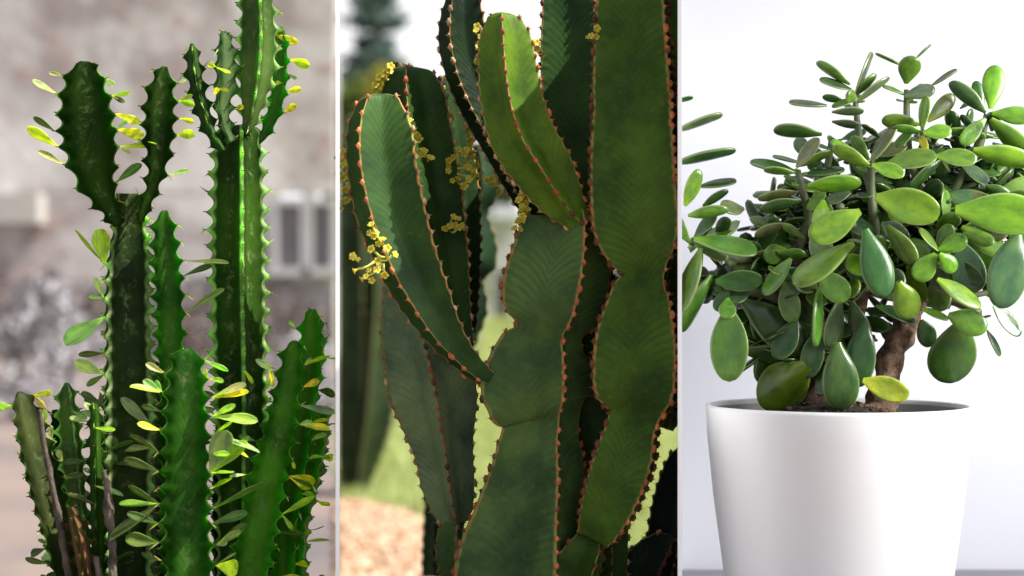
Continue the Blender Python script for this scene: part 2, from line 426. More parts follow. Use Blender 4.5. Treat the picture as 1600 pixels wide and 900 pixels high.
def place_leaf(name, me, parent, off, base, tip, W, roll, color, tk=1.0, planes=()):
    """roll: 0 shows the blade flat to -Y, 90 degrees edge-on"""
    d = tip-base; Ln = d.length; d = d.normalized()
    n0 = Vector((0, -1, 0)); n0 = (n0-d*n0.dot(d))
    if n0.length < .05: n0 = Vector((0, 0, 1))-d*d.z
    n0.normalize(); p = n0.cross(d)
    side = p*math.cos(roll)+n0*math.sin(roll); nn = d.cross(side)
    if nn.z < -.25 or (abs(nn.z) <= .25 and nn.y > 0): side = -side; nn = -nn
    mw = Matrix((( d.x*Ln, side.x*W, nn.x*W*tk, base.x), (d.y*Ln, side.y*W, nn.y*W*tk, base.y), (d.z*Ln, side.z*W, nn.z*W*tk, base.z), (0, 0, 0, 1)))
    if planes:
        pts = [mw @ v.co for v in me.vertices]
        out = [not inside(q_, planes) for q_ in pts]
        if all(out): return None
        if any(out):
            m2 = me.copy(); m2.transform(mw); cut(m2, planes); o = bpy.data.objects.new(name, m2); COL.objects.link(o); o.parent = parent
            o.location = -off; o.color = (*color, 1); return o
    o = bpy.data.objects.new(name, me); COL.objects.link(o); o.parent = parent
    mw.translation -= off; o.matrix_basis = mw; o.color = (*color, 1)
    return o
def pxleaf(name, meshes, parent, off, bx, by, tx, ty, w_, Y, color, ratio, minw, sgn=None, tk=1.0, planes=(), q=rnd):
    k = sz(Y); b = P(bx, by, Y); t = P(tx, ty, Y); ln = (t-b).length; wm = w_*k
    W = max(wm, minw*ln); Ln = max(ln, ratio*wm)
    dy = math.sqrt(max(0, Ln*Ln-ln*ln))*(sgn if sgn is not None else q.choice((-1, 1)))
    t = t+Vector((0, dy, 0)); roll = math.acos(min(1, wm/W))*q.choice((-1, 1))
    return place_leaf(name, q.choice(meshes), parent, off, b, t, W, roll, color, tk, planes)

# ------------------------------------------------------------------ divider planes
DX1, DX2 = 527.5, 1062.2
def dplane(px, side):
    a = Vector((0, -CAMD, 0)); d = P(px, 450, 0)-a; nrm = Vector((d.y, -d.x, 0)).normalized()   # points to +X
    half = .0031
    return (a+nrm*side*(-half)*1.0, nrm*side)
PL_L = [dplane(DX1, 1)]                 # left panel, cropped on a plane through the camera at the image strip
PL_M = [dplane(DX1, -1), dplane(DX2, 1)]
PL_R = [dplane(DX2, -1)]
GZ = -1.1; BZ = -.60

# ================================================================== SETTING
def sheet(name, pts, z, mt, kind='structure', th=0):
    me = mesh(name, [(x, y, z) for x, y in pts], [tuple(range(len(pts)))]); o = link(name, me, mt, None, smooth=False); return tag(o, kind=kind)
tag(link('ground', mesh('ground', [(-250, -20, GZ), (250, -20, GZ), (250, 700, GZ), (-250, 700, GZ)], [(0, 1, 2, 3)]), M['ground'], smooth=False), kind='structure')
def gp(px, py):
    Yd = -GZ*3000/(py-450); return ((px-800)/3000*Yd, Yd-CAMD)
lawn_pts = [(-.56, 3.2), (9, 3.2), (60, 66), (-6.24, 66)]
sheet('lawn', lawn_pts, GZ+.004, M['lawn'])
mpx = [(528, 786), (560, 790), (640, 808), (690, 840), (735, 880), (750, 915), (770, 1000), (528, 1000)]
mulch_pts = [gp(*p) for p in mpx]
sheet('mulch_patch', mulch_pts, GZ+.008, M['mulchbed'])
# soil box added below the frame as support for the two tall plants
v, f = box_vf(-.98, .255, -.34, .62, GZ, BZ); tag(link('support_bed', mesh('support_bed', v, f), M['soil'], smooth=False), kind='structure')
def in_poly(x, y, poly):
    c = False; j = len(poly)-1
    for i in range(len(poly)):
        if (poly[i][1] > y) != (poly[j][1] > y) and x < (poly[j][0]-poly[i][0])*(y-poly[i][1])/(poly[j][1]-poly[i][1])+poly[i][0]: c = not c
        j = i
    return c
def fast_mesh(name, V, F3, mt, kind=None, parent=None):
    me = bpy.data.meshes.new(name); V = np.asarray(V, np.float32); F3 = np.asarray(F3, np.int32); nf, k = F3.shape
    me.vertices.add(len(V)); me.vertices.foreach_set('co', V.ravel()); me.loops.add(nf*k); me.loops.foreach_set('vertex_index', F3.ravel())
    me.polygons.add(nf); me.polygons.foreach_set('loop_start', np.arange(nf)*k); me.polygons.foreach_set('loop_total', np.full(nf, k)); me.update(calc_edges=True)
    o = link(name, me, mt, parent, smooth=False)
    if kind: tag(o, kind=kind)
    return o
# grass
rng = np.random.default_rng(3); pos = []
while len(pos) < 60000:
    yy = 3.4+(60-3.4)*rng.random(20000)**1.9; dd = yy+3
    px = 529+rng.random(20000)*566; xx = (px-800)/3000*dd
    for a, b in zip(xx, yy):
        if in_poly(a, b, mulch_pts): continue
        pos.append((a, b))
pos = np.array(pos[:60000]); n = len(pos); a = rng.random(n)*6.283; h = (.035+.05*rng.random(n))*(1+pos[:, 1]*.03); wd = .006*(1+pos[:, 1]*.12)
lx = rng.normal(0, .03, n); ly = rng.normal(0, .03, n)
V = np.zeros((n, 3, 3)); V[:, 0] = np.stack([pos[:, 0]-np.cos(a)*wd, pos[:, 1]-np.sin(a)*wd, np.full(n, GZ)], 1)
V[:, 1] = np.stack([pos[:, 0]+np.cos(a)*wd, pos[:, 1]+np.sin(a)*wd, np.full(n, GZ)], 1); V[:, 2] = np.stack([pos[:, 0]+lx, pos[:, 1]+ly, GZ+h], 1)
g = fast_mesh('grass', V.reshape(-1, 3), np.arange(n*3).reshape(-1, 3), M['grass'])
tag(g, 'short sunlit grass covering the lawn behind the tall cactus', 'grass', kind='stuff')
# mulch chips
V, F = [], []; cnt = 0
xs = [p[0] for p in mulch_pts]; ys = [p[1] for p in mulch_pts]
while cnt < 6500:
    x = rnd.uniform(min(xs), max(xs)); y = rnd.uniform(min(ys), max(ys))
    if not in_poly(x, y, mulch_pts): continue
    cnt += 1; lx_, ly_, lz = rnd.uniform(.02, .06), rnd.uniform(.012, .03), rnd.uniform(.004, .012)
    m_ = Matrix.Rotation(rnd.uniform(0, 6.28), 3, 'Z') @ Matrix.Rotation(rnd.gauss(0, .35), 3, 'X') @ Matrix.Rotation(rnd.gauss(0, .35), 3, 'Y')
    vv, ff = box_vf(-lx_/2, lx_/2, -ly_/2, ly_/2, -lz/2, lz/2); b = len(V); c = Vector((x, y, GZ+rnd.uniform(.01, .03)))
    V += [tuple(m_ @ Vector(q_)+c) for q_ in vv]; F += [tuple(b+i for i in q_) for q_ in ff]
tag(fast_mesh('mulch', V, F, M['mulch']), 'orange bark chips spread on the ground by the lawn', 'mulch', kind='stuff')

# image panel gaps, built as white boards set along camera rays
def divider(px, y0, y1, name, label):
    a = Vector((0, -CAMD, 0)); d = (P(px, 450, 0)-a).normalized(); nrm = Vector((d.y, -d.x, 0)); p0 = a+d*((y0+CAMD)/d.y); p1 = a+d*((y1+CAMD)/d.y); h = .003
    e = empty(name, (p0.x, p0.y, BZ), label, 'divider')
    v = []
    for p_ in (p0, p1):
        for s_ in (-1, 1):
            for z in (GZ, .66 if px == DX1 else .598): v.append(p_+nrm*h*s_+Vector((0, 0, z)))
    f = [(0, 1, 3, 2), (4, 6, 7, 5), (0, 4, 5, 1), (2, 3, 7, 6), (0, 2, 6, 4), (1, 5, 7, 3)]
    link('board', mesh('board', v, f), M['white'], e, smooth=False)
divider(DX1, -.14, -.11, 'white_strip', 'thin white strip for the image panel gap between the leafy cactus and the tall cactus')
divider(DX2, -.2, .8, 'panel_strip_board', 'white board along the image panel gap between the tall cactus and the potted jade')

# white alcove of the jade plant
aw = bpy.data.objects.new('white_wall', None)
xw = P(DX2, 450, .8).x+.003
wl = box('white_wall', (xw, 2.3, .8, .83, GZ, .60), M['wall']); tag(wl, 'plain white wall behind the potted jade plant', 'wall')
cl = box('top_sun_blocker', (.27, 2.3, -.6, .798, .600, .612), M['wall']); tag(cl, 'unseen white board added over the potted jade to block the sun', 'sun blocker')  # added out of view to block sun from above the jade
# (unseen upright board added to keep the sun off the plant)
sd = box('side_sun_blocker', (2.3, 2.33, -.6, .83, GZ, 1.35), M['wall']); tag(sd, 'unseen white board added beside the jade nook to block the sun', 'wall')
tb = empty('grey_table', (1.2, .2, GZ), 'grey table carrying the white pot in front of the wall', 'table')
box('table_top', (.30, 2.1, -.35, .785, BZ+.015, BZ+.045), M['table'], tb, bevel=.003)
for x in (.34, 2.05):
    for y in (-.3, .74): box('leg', (x-.02, x+.02, y-.02, y+.02, GZ, BZ+.014), M['table'], tb)
TZ = BZ+.045

# ================================================================== BACKGROUND, image panel 1: old building
def stone_mat(name, cols, sc):
    m, nt, b, out = mat(name); q = N(nt); n1 = q.noise(sc, 5, .65); n2 = q.noise(sc*4.3, 4, .6)
    c = q.mix(q.ramp(n1, .38, .6), cols[0], cols[1]); c = q.mix(q.ramp(n2, .5, .68), c, cols[2]); c = q.mix(q.math('MULTIPLY', q.ramp(q.noise(sc*.6, 3), .52, .66), .8), c, cols[3])
    q.put(b.inputs['Base Color'], c); b.inputs['Roughness'].default_value = .9; q.bump(b, n2, .5, .05); return m
M['stone'] = stone_mat('mottled_old_plaster', [(.31, .265, .265), (.52, .49, .49), (.38, .28, .26), (.68, .66, .66)], .9)
M['stone2'] = stone_mat('dark_plinth', [(.10, .09, .10), (.19, .175, .185), (.12, .10, .09), (.27, .26, .28)], 1.2)
M['frame'] = simple('white_window_frame', (.52, .51, .54), (.48, .47, .50), 3, .6)
M['glass'] = simple('dark_pane', (.13, .12, .14), (.20, .17, .17), 1.2, .15)
bd = empty('old_building', (-6, 27, GZ), 'old pinkish grey plastered building with white window frames, out of focus', 'building')
FY = 27.0
def fp(px, py): q_ = P(px, py, FY); return q_.x, q_.z
def fbox(name, x0, y0, x1, y1, d0, d1, mt, par=bd):
    a = fp(x0, y0); b = fp(x1, y1); return box(name, (a[0], b[0], FY+d0, FY+d1, b[1], a[1]), mt, par)
# wall built round its window openings
wins = [(432, 318, 474, 418), (486, 318, 521, 418), (-60, 330, -20, 420), (-260, 330, -200, 420)]
fbox('wall', -700, -420, 524, 300, 0, .4, M['stone']); fbox('wall', -700, 440, 524, 560, 0.02, .4, M['stone'])
fbox('plinth', -700, 560, 524, 559+60, -.05, .4, M['stone2'])
edges = sorted(wins); xprev = -700
for wx in edges:
    fbox('wall', xprev, 300, wx[0], 440, .01, .4, M['stone']); xprev = wx[2]
    fw = fbox('window', wx[0]-7, wx[1]-7, wx[2]+7, wx[1]+2, -.10, .12, M['frame'])
    fbox('frame', wx[0]-7, wx[1]+2.2, wx[0]+3, wx[3], -.10, .12, M['frame']); fbox('frame', wx[2]-3, wx[1]+2.2, wx[2]+7, wx[3], -.10, .12, M['frame'])
    fbox('sill', wx[0]-12, wx[3]+.2, wx[2]+12, wx[3]+12, -.2, .1, M['frame'])
    fbox('pane', wx[0]+3.2, wx[1]+2.2, wx[2]-3.2, wx[3]-.2, .05, .09, M['glass'])
    fbox('wall', wx[0], wx[3]+12.4, wx[2], 440, .012, .4, M['stone'])
fbox('wall', xprev, 300, 524, 440, .01, .4, M['stone'])
fbox('stone_band', 300, 424, 523, 432, -.12, -.002, M['frame']); fbox('awning', -90, 306, 72, 350, -.5, -.004, simple('cream_awning', (.48, .46, .43), (.44, .42, .40), 2))
fbox('base_wall', -700, 452, 524, 556, -.16, -.004, M['stone2'])

def leafy(name, label, cat, base, crowns, nleaf, size, lm, trunk_r, bark, twigs=14, group=None, seed=1, height=None):
    """crowns: list of (centre, radii)"""
    q = random.Random(seed); e = empty(name, base, label, cat, group); B0 = Vector(base)
    top = Vector(crowns[0][0])
    tube('trunk', [(*(B0), trunk_r), (*(B0.lerp(top, .5)+Vector((q.uniform(-.1, .1), 0, 0))*trunk_r*4), trunk_r*.75), (*top, trunk_r*.4)], bark, e, step=trunk_r*1.5, seg=8)
    V, F = [], []
    for c, r in crowns:
        c = Vector(c)
        for k in range(twigs//len(crowns)+1):
            d = Vector((q.gauss(0, 1), q.gauss(0, 1), q.gauss(.3, 1))).normalized(); e1 = c+Vector((d.x*r[0], d.y*r[1], d.z*r[2]))*.85
            s0 = B0.lerp(top, q.uniform(.45, .95)); mid = s0.lerp(e1, .5)+Vector((0, 0, -.1*r[2]))
            tube('limb', [(*s0, trunk_r*.3), (*mid, trunk_r*.2), (*e1, trunk_r*.06)], bark, e, step=max(.06, trunk_r*2), seg=5)
    clumps = []
    for c, r in crowns:
        for _ in range(26):
            d = Vector((q.gauss(0, 1), q.gauss(0, 1), q.gauss(0, 1))).normalized()*q.uniform(.45, 1); clumps.append((Vector(c)+Vector((d.x*r[0], d.y*r[1], d.z*r[2])), min(r)*q.uniform(.16, .34)))
    for _ in range(nleaf):
        c, rr = q.choice(clumps); p = c+Vector((q.gauss(0, 1), q.gauss(0, 1), q.gauss(0, 1)))*rr*.6
        a = Vector((q.gauss(0, 1), q.gauss(0, 1), q.gauss(0, 1))).normalized(); b = a.cross(Vector((q.gauss(0, 1), q.gauss(0, 1), q.gauss(0, 1)))).normalized(); s_ = size*q.uniform(.6, 1.3); i = len(V)
        V += [p-a*s_, p+b*s_*.4, p+a*s_, p-b*s_*.4]; F.append((i, i+1, i+2, i+3))
    fast_mesh('crown', [tuple(x) for x in V], F, lm, parent=e); return e
M['paleleaf'] = island_mat('pale_seed_heads', [(.34, .33, .36), (.56, .55, .60), (.22, .20, .22), (.46, .44, .44)], .8)
M['brownleaf'] = island_mat('dry_brown_leaves', [(.13, .10, .10), (.22, .17, .15), (.09, .075, .08), (.28, .24, .23)], .8)
M['leafmid'] = island_mat('mid_green_leaves', [(.05, .09, .02), (.12, .18, .04), (.20, .26, .06), (.08, .12, .03)], .6, .3)
M['leafdark'] = island_mat('dark_green_leaves', [(.02, .04, .015), (.04, .08, .03), (.07, .10, .03)], .6, .2)
M['leafyel'] = island_mat('yellow_green_leaves', [(.25, .27, .04), (.40, .38, .05), (.15, .20, .04)], .6, .3)
M['leafblue'] = island_mat('blue_green_needles', [(.04, .08, .07), (.08, .13, .11), (.03, .05, .04)], .7, .2)
M['greybark'] = simple('grey_bark', (.10, .09, .085), (.28, .26, .25), 8, .9)
def cr(px, py, Y, rx, ry, rz=None):
    k = sz(Y); return (tuple(P(px, py, Y)), (rx*k, (rz or rx)*k, ry*k))
def gb(px, Y): q_ = P(px, 450, Y); return (q_.x, Y, GZ)
leafy('seed_head_shrub', 'bare shrub with pale seed heads below the cream awning', 'shrub', gb(20, 13), [cr(20, 560, 13, 90, 90), cr(70, 470, 13, 50, 40)], 1500, .04, M['paleleaf'], .04, M['greybark'], 12, 'bare shrubs before the old building', 3)
leafy('seed_head_shrub', 'bare shrub with pale seed heads behind the thick leafy trunk', 'shrub', gb(105, 15), [cr(105, 540, 15, 60, 70)], 900, .04, M['paleleaf'], .04, M['greybark'], 9, 'bare shrubs before the old building', 5)
leafy('seed_head_shrub', 'bare shrub with pale seed heads under the white window frames', 'shrub', gb(470, 14), [cr(455, 560, 14, 60, 55), cr(510, 600, 14, 40, 60)], 1200, .04, M['paleleaf'], .04, M['greybark'], 9, 'bare shrubs before the old building', 8)
leafy('brown_shrub', 'brown leafless bush low against the plinth of the old building', 'shrub', gb(60, 18), [cr(60, 480, 18, 130, 60), cr(300, 520, 18, 90, 60)], 2600, .05, M['brownleaf'], .05, M['greybark'], 10, None, 9)
leafy('brown_shrub', 'brown leafless bush beneath the window pair', 'shrub', gb(450, 19), [cr(440, 520, 19, 85, 50)], 1600, .05, M['brownleaf'], .05, M['greybark'], 10, None, 12)

# ================================================================== BACKGROUND, image panel 2
M['house'] = simple('grey_house_wall', (.38, .38, .41), (.44, .43, .46), .5, .8); M['roofm'] = simple('pale_lavender_roof', (.60, .62, .72), (.54, .56, .66), .6, .6)
hs = empty('low_house', (0, 62, GZ), 'low grey house with pale roof edge at the end of the lawn', 'house')
HY = 62.0
def hb(name, x0, y0, x1, y1, d0, d1, mt):
    a = P(x0, y0, HY); b = P(x1, y1, HY); return box(name, (a.x, b.x, HY+d0, HY+d1, b.z, a.z), mt, hs)
hb('wall', 745, 342, 812, 424, 0, 5, M['house']); hb('roof', 735, 325, 814, 341.8, -.8, 5.6, M['roofm']); hb('chimney', 766, 300, 774, 324.8, 1, 2, M['roofm'])
hb('wall', 745, 424.2, 772, 501, 0, 5, M['house']); hb('door', 772.4, 424.2, 795, 501, .2, .5, simple('dark_doorway', (.13, .12, .12), (.09, .08, .09), 1)); hb('wall', 795.2, 424.2, 812, 501, 0, 5, M['house'])
# Norfolk-like conifer, tiers of branches
def conifer(px, py_top, Y, tiers, label):
    e = empty('conifer', gb(px, Y), label, 'tree'); top = P(px, py_top, Y); q = random.Random(4)
    tube('trunk', [(top.x, Y, GZ, .22), (top.x, Y, (GZ+top.z)/2, .16), (*top, .03)], M['greybark'], e, step=.5, seg=7)
    V, F = [], []
    for tpy, rx in tiers:
        c = P(px, tpy, Y); rr = rx*sz(Y)
        for b_ in range(7):
            an = b_/7*6.28+q.random(); d = Vector((math.cos(an), math.sin(an), .06))
            for _ in range(110):
                t_ = q.random()**.7; p = c+d*rr*t_+Vector((q.gauss(0, .16), q.gauss(0, .16), q.gauss(0, .10)))
                a = Vector((q.gauss(0, 1), q.gauss(0, 1), q.gauss(0, 1))).normalized(); bb = a.orthogonal().normalized(); i = len(V); s_ = .12
                V += [p-a*s_, p+bb*s_*.35, p+a*s_, p-bb*s_*.35]; F.append((i, i+1, i+2, i+3))
    fast_mesh('crown', [tuple(x) for x in V], F, M['leafblue'], parent=e)
conifer(585, -60, 42, [(-50, 14), (-20, 20), (5, 24), (34, 40), (70, 16), (98, 46), (125, 50), (160, 60)], 'blue green conifer with tiered branches against the sky')
leafy('leafy_tree', 'yellow green tree standing beneath the conifer', 'tree', gb(560, 30), [cr(560, 190, 30, 60, 55), cr(545, 330, 30, 50, 90)], 5200, .10, M['leafmid'], .16, M['greybark'], 10, None, 21)
leafy('leafy_tree', 'yellowing low tree peeking over the clubbed cactus arms', 'tree', gb(640, 29), [cr(604, 140, 29, 34, 40), cr(650, 260, 29, 60, 90)], 3800, .08, M['leafyel'], .14, M['greybark'], 8, None, 22)
leafy('leafy_tree', 'dark tree behind the arched arm of the tall cactus', 'tree', gb(735, 30), [cr(735, 270, 30, 45, 60), cr(785, 285, 30, 30, 36)], 3600, .10, M['leafdark'], .15, M['greybark'], 9, None, 23)
leafy('leafy_tree', 'green hedge tree at the far end of the lawn', 'tree', gb(640, 52), [cr(620, 430, 52, 120, 55), cr(720, 440, 52, 60, 50)], 5200, .16, M['leafmid'], .2, M['greybark'], 8, None, 24)
leafy('leafy_tree', 'dense green tree seen between the thick columns', 'tree', gb(1000, 45), [cr(930, 420, 45, 90, 90), cr(1040, 430, 45, 60, 80)], 5200, .16, M['leafmid'], .2, M['greybark'], 8, None, 25)

# ================================================================== LEFT PLANT
lp = empty('leafy_cactus', (-.5, .1, BZ), 'many stemmed dark green cactus with thin leaves along toothed ribs', 'cactus'); LO = Vector(lp.location)
TG = M['trigona']
def LS(path, Y, rot, col, n=3, conc=.3, tooth=(.028, .0135), **k):
    s_ = stem(lp, path, n, rot, col, k.pop('mt', TG), Y, conc, tooth, PL_L, cexp=.75, **k); thorn_rows(s_); return s_
dg = (.009, .032, .002); bgc = (.020, .088, .007); mg_ = (.02, .06, .007); PALE = (.06, .12, .03); og = (.03, .045, .008)
L1 = LS([(134, 96, 8), (134, 104, 24), (137, 135, 42), (143, 190, 53), (149, 240, 50), (156, 285, 36), (172, 322, 22), (186, 352, 13)], -.01, 56, dg, conc=.2)
L2 = LS([(257, 104, 5), (255, 122, 20), (251, 160, 29), (249, 210, 29), (246, 255, 22), (239, 290, 15), (228, 320, 12), (220, 345, 8)], -.03, 64, dg)
L0 = LS([(202, 303, 26), (202, 309, 33), (202, 345, 36), (200, 400, 46), (198, 480, 50), (200, 620, 52), (200, 760, 52), (200, 900, 50), (200, 1060, 50)], .02, -30, (.015, .034, .008), mt=M['trigona_lit'], n=4, conc=.30)
L3 = LS([(258, 329, 5), (258, 345, 19), (262, 400, 27), (267, 470, 28), (270, 560, 27), (272, 680, 25), (272, 860, 24), (270, 1050, 24)], -.02, 56, bgc)
L4 = LS([(293, 545, 10), (293, 556, 28), (293, 620, 39), (293, 700, 42), (294, 800, 44), (297, 900, 44), (298, 1060, 44)], -.12, 62, bgc, conc=.2)
L5 = LS([(373, 196, 22), (373, 206, 36), (373, 300, 44), (373, 450, 46), (376, 600, 44), (376, 760, 40), (374, 900, 40), (372, 1060, 38)], .05, 16, (.020, .062, .006), mt=M['trigona_lit'], n=4, conc=.34)
L6 = LS([(402, -70, 10), (402, -50, 26), (402, 0, 30), (403, 60, 33), (400, 110, 33), (395, 155, 24), (388, 195, 13), (382, 210, 9)], .03, 18, (.045, .10, .024), mt=M['trigona_lit'], n=4, conc=.3)
L7 = LS([(440, 42, 4), (440, 60, 14), (440, 100, 17), (437, 140, 18), (428, 180, 16), (413, 212, 10), (404, 222, 7)], .06, 50, (.03, .14, .015))
L8 = LS([(349, 48, 4), (350, 65, 17), (350, 100, 24), (350, 130, 24), (346, 165, 19), (352, 200, 13), (362, 222, 9)], .01, -15, (.05, .10, .04))
L9 = LS([(300, 68, 4), (301, 85, 14), (304, 115, 18), (310, 145, 17), (318, 175, 17), (330, 208, 13), (348, 236, 9)], 0.0, 10, (.03, .08, .02))
L10 = LS([(30, 612, 5), (32, 626, 22), (43, 680, 33), (63, 760, 36), (85, 840, 33), (105, 930, 30), (118, 1060, 28)], -.06, -14, (.035, .05, .016))
L11 = LS([(105, 598, 5), (106, 615, 17), (112, 680, 23), (120, 760, 23), (130, 860, 20), (140, 1060, 18)], .03, 28, (.05, .13, .02), mt=M['trigona_lit'])
L12 = LS([(147, 630, 3), (148, 648, 12), (150, 750, 16), (152, 860, 16), (156, 1060, 14)], -.07, 8, mg_)
L14 = LS([(110, 793, 6), (114, 806, 13), (124, 850, 18), (137, 930, 20), (146, 1060, 20)], -.11, 5, (.09, .055, .03), conc=.35)
L15 = LS([(460, 532, 5), (460, 546, 19), (453, 600, 25), (438, 680, 31), (419, 760, 36), (402, 850, 38), (390, 930, 38), (384, 1060, 38)], -.03, 55, (.034, .135, .008), conc=.15)
L16 = LS([(490, 483, 5), (490, 498, 21), (492, 540, 28), (488, 590, 26), (480, 640, 25), (470, 710, 27), (456, 790, 30), (450, 870, 26), (446, 1060, 26)], .02, 30, (.036, .14, .009))
L17 = LS([(508, 634, 6), (505, 652, 18), (497, 700, 23), (482, 760, 28), (466, 820, 31), (464, 900, 27), (462, 1060, 27)], .06, 26, (.040, .15, .010), conc=.2)
L18 = LS([(232, 560, 6), (232, 580, 26), (231, 700, 34), (231, 860, 36), (231, 1060, 36)], .10, 15, (.014, .035, .009))
L19 = LS([(356, 590, 6), (355, 615, 24), (352, 720, 34), (350, 860, 36), (348, 1060, 36)], .10, -20, (.018, .05, .010))
L20 = LS([(85, 640, 6), (88, 660, 16), (94, 740, 22), (100, 860, 24), (112, 1060, 24)], .09, -20, (.02, .06, .012))
L21 = LS([(410, 660, 6), (408, 680, 20), (404, 780, 30), (404, 900, 34), (404, 1060, 34)], .12, 0, (.015, .045, .010))
L22 = LS([(170, 600, 6), (172, 640, 18), (174, 780, 26), (176, 900, 30), (176, 1060, 30)], .12, 0, (.014, .04, .010))
for pth in ([(162, 735, 3), (168, 760, 5), (170, 800, 7), (176, 850, 6), (174, 940, 7), (180, 1050, 8)], [(150, 870, 4), (158, 930, 6), (164, 1050, 7)]):
    o = tube('dry_stem', [(*P(a, b, -.13), r_*.001) for a, b, r_ in pth][::-1], M['dry'], lp, seg=12, step=.004, rough=.5)
tube('dry_stem', [(*P(a, b, -.10), r_*.001) for a, b, r_ in [(62, 640, 3), (70, 700, 4), (90, 800, 5), (112, 930, 6), (130, 1050, 6)]][::-1], M['dry'], lp, seg=8, step=.006, rough=.5)
YG = (.42, .50, .03); YY = (.62, .58, .03); PW = (.42, .50, .26); OL = (.10, .16, .03); GR = (.12, .24, .04)
LV = [  # bx,by,tx,ty,w,depth,colour,stem
 (95,160,52,134,8,-.01,PW,L1),(93,196,57,176,9,-.01,OL,L1),(97,234,46,200,14,-.01,YY,L1),(106,266,62,242,10,-.01,PW,L1),(107,121,82,117,6,-.01,PW,L1),
 (172,138,205,139,7,-.01,YG,L1),(182,168,222,187,12,-.01,YY,L1),(188,205,231,217,15,-.02,YY,L1),(190,243,248,238,9,-.03,YY,L1),(193,274,228,247,13,-.02,GR,L1),(160,112,174,130,9,-.01,PW,L1),(176,150,196,160,7,-.02,OL,L1),
 (184,190,200,180,6,-.02,PW,L1),(186,225,205,238,6,-.02,PW,L1),
 (276,150,301,144,6,-.03,YG,L2),(275,166,303,168,9,-.03,YG,L2),(275,187,301,191,7,-.03,YY,L2),(273,205,303,206,13,-.03,YY,L2),(272,220,303,219,6,-.03,PW,L2),(262,257,296,256,6,-.03,PW,L2),(277,136,290,128,4,-.03,PW,L2),
 (436,60,473,74,12,.05,YY,L7),(435,99,474,107,13,.05,YY,L7),(426,128,455,124,6,.05,YG,L7),(445,142,469,138,9,.05,YY,L7),(437,173,459,161,10,.05,YY,L7),(440,40,456,36,4,.05,PW,L7),(447,116,462,122,5,.05,PW,L7),
 (333,93,359,109,5,0,YY,L8),(320,124,333,143,10,-.01,YY,L8),(345,126,363,137,4,0,YG,L8),(368,162,380,165,8,0,YY,L8),(333,110,322,103,9,0,YY,L8),(298,132,310,124,4,0,GR,L9),(287,75,292,65,3,0,PW,L9),
 (148,412,99,361,9,0,YG,L0),(163,401,153,350,24,0,YG,L0),(160,402,146,357,12,.01,(.5,.5,.1),L0),(145,463,137,432,8,0,PW,L0),(146,480,128,471,6,0,PW,L0),(167,507,103,546,25,-.03,PW,L0),(165,543,122,547,9,.01,OL,L0),(173,571,122,558,17,-.03,PW,L0),(150,578,128,600,9,.02,GR,L0),(160,600,140,640,10,.03,OL,L0),
 (168,445,155,447,4,-.03,PW,L0),(286,407,358,416,4,.02,OL,L3),(290,445,334,424,7,0,OL,L3),(296,484,357,451,8,0,OL,L3),
 (322,565,358,584,8,-.12,PW,L4),(405,562,415,600,6,-.02,YY,L5),(368,585,388,604,6,-.02,YY,L5),(478,602,503,592,10,-.02,YY,L15),
 (258,576,228,564,9,-.09,PW,L4),(250,607,222,590,11,-.09,PW,L4),(262,600,248,586,8,-.09,PW,L4),
 (248,672,190,622,15,-.08,PW,L0),(258,632,226,626,9,-.09,OL,L4),(248,708,204,677,10,-.08,OL,L4),(205,722,150,705,14,-.06,OL,L0),(250,742,194,718,13,-.08,OL,L4),(240,776,190,755,11,-.08,OL,L4),(238,777,178,785,9,-.09,PW,L4),(222,793,172,848,17,-.07,OL,L4),(250,814,200,800,11,-.08,OL,L4),(250,841,197,838,19,-.08,(.16,.19,.03),L4),(244,872,215,862,8,-.08,OL,L4),
 (333,625,389,604,9,-.12,PW,L4),(330,634,391,622,8,-.12,YY,L4),(332,660,404,664,11,-.13,(.5,.55,.15),L4),(340,672,416,697,8,-.13,PW,L4),(337,744,360,672,30,-.12,(.25,.32,.14),L4),(333,742,388,688,18,-.11,YG,L4),(334,781,420,752,10,-.12,GR,L4),(329,821,386,801,13,-.12,GR,L4),(326,849,383,817,12,-.12,(.16,.2,.05),L4),(330,876,368,892,24,-.12,YY,L4),(332,860,352,850,8,-.1,PW,L4),
 (428,757,488,756,22,-.05,YY,L15),(426,786,484,768,11,-.05,YG,L15),(462,618,521,632,12,-.04,(.3,.38,.25),L15),(456,650,480,650,9,-.05,PW,L15),(478,651,523,661,10,-.02,YY,L15),(500,716,516,714,11,.04,YY,L17),(405,635,385,598,5,-.04,YY,L5),(445,808,462,832,7,-.04,YG,L15),(475,846,516,841,5,.02,YG,L17),(424,894,472,894,14,-.05,YY,L15),(440,705,452,726,5,-.04,YY,L15),(458,560,476,552,5,-.03,PW,L15),(476,520,460,505,6,.02,PW,L16),
 (82,872,40,868,9,-.05,GR,L10),(95,821,68,803,11,-.08,(.16,.22,.04),L10),(102,846,70,858,5,-.08,PW,L10),(38,610,76,610,9,-.05,YY,L10),(60,622,78,640,9,-.04,(.5,.5,.2),L10),(70,655,66,636,10,-.03,PW,L10),(78,690,74,668,9,-.03,PW,L10),(88,720,84,702,9,-.03,PW,L10),
 (150,700,100,702,6,-.04,(.1,.2,.12),L11),(160,665,190,672,7,-.06,YG,L12),(118,650,140,660,7,0,PW,L11),(150,790,105,775,9,-.05,OL,L12),(165,755,205,770,7,-.05,PW,L12),
 (212,690,190,700,7,-.03,PW,L0),(345,590,330,575,5,-.1,YY,L4),(352,640,372,612,5,-.05,YY,L19),(375,730,400,700,8,.03,OL,L19),(372,650,392,660,6,.02,YG,L19),
]
def topx(p):
    d = (p.y+CAMD)/CAMD/1000; return 800+p.x/d, 450-p.z/d
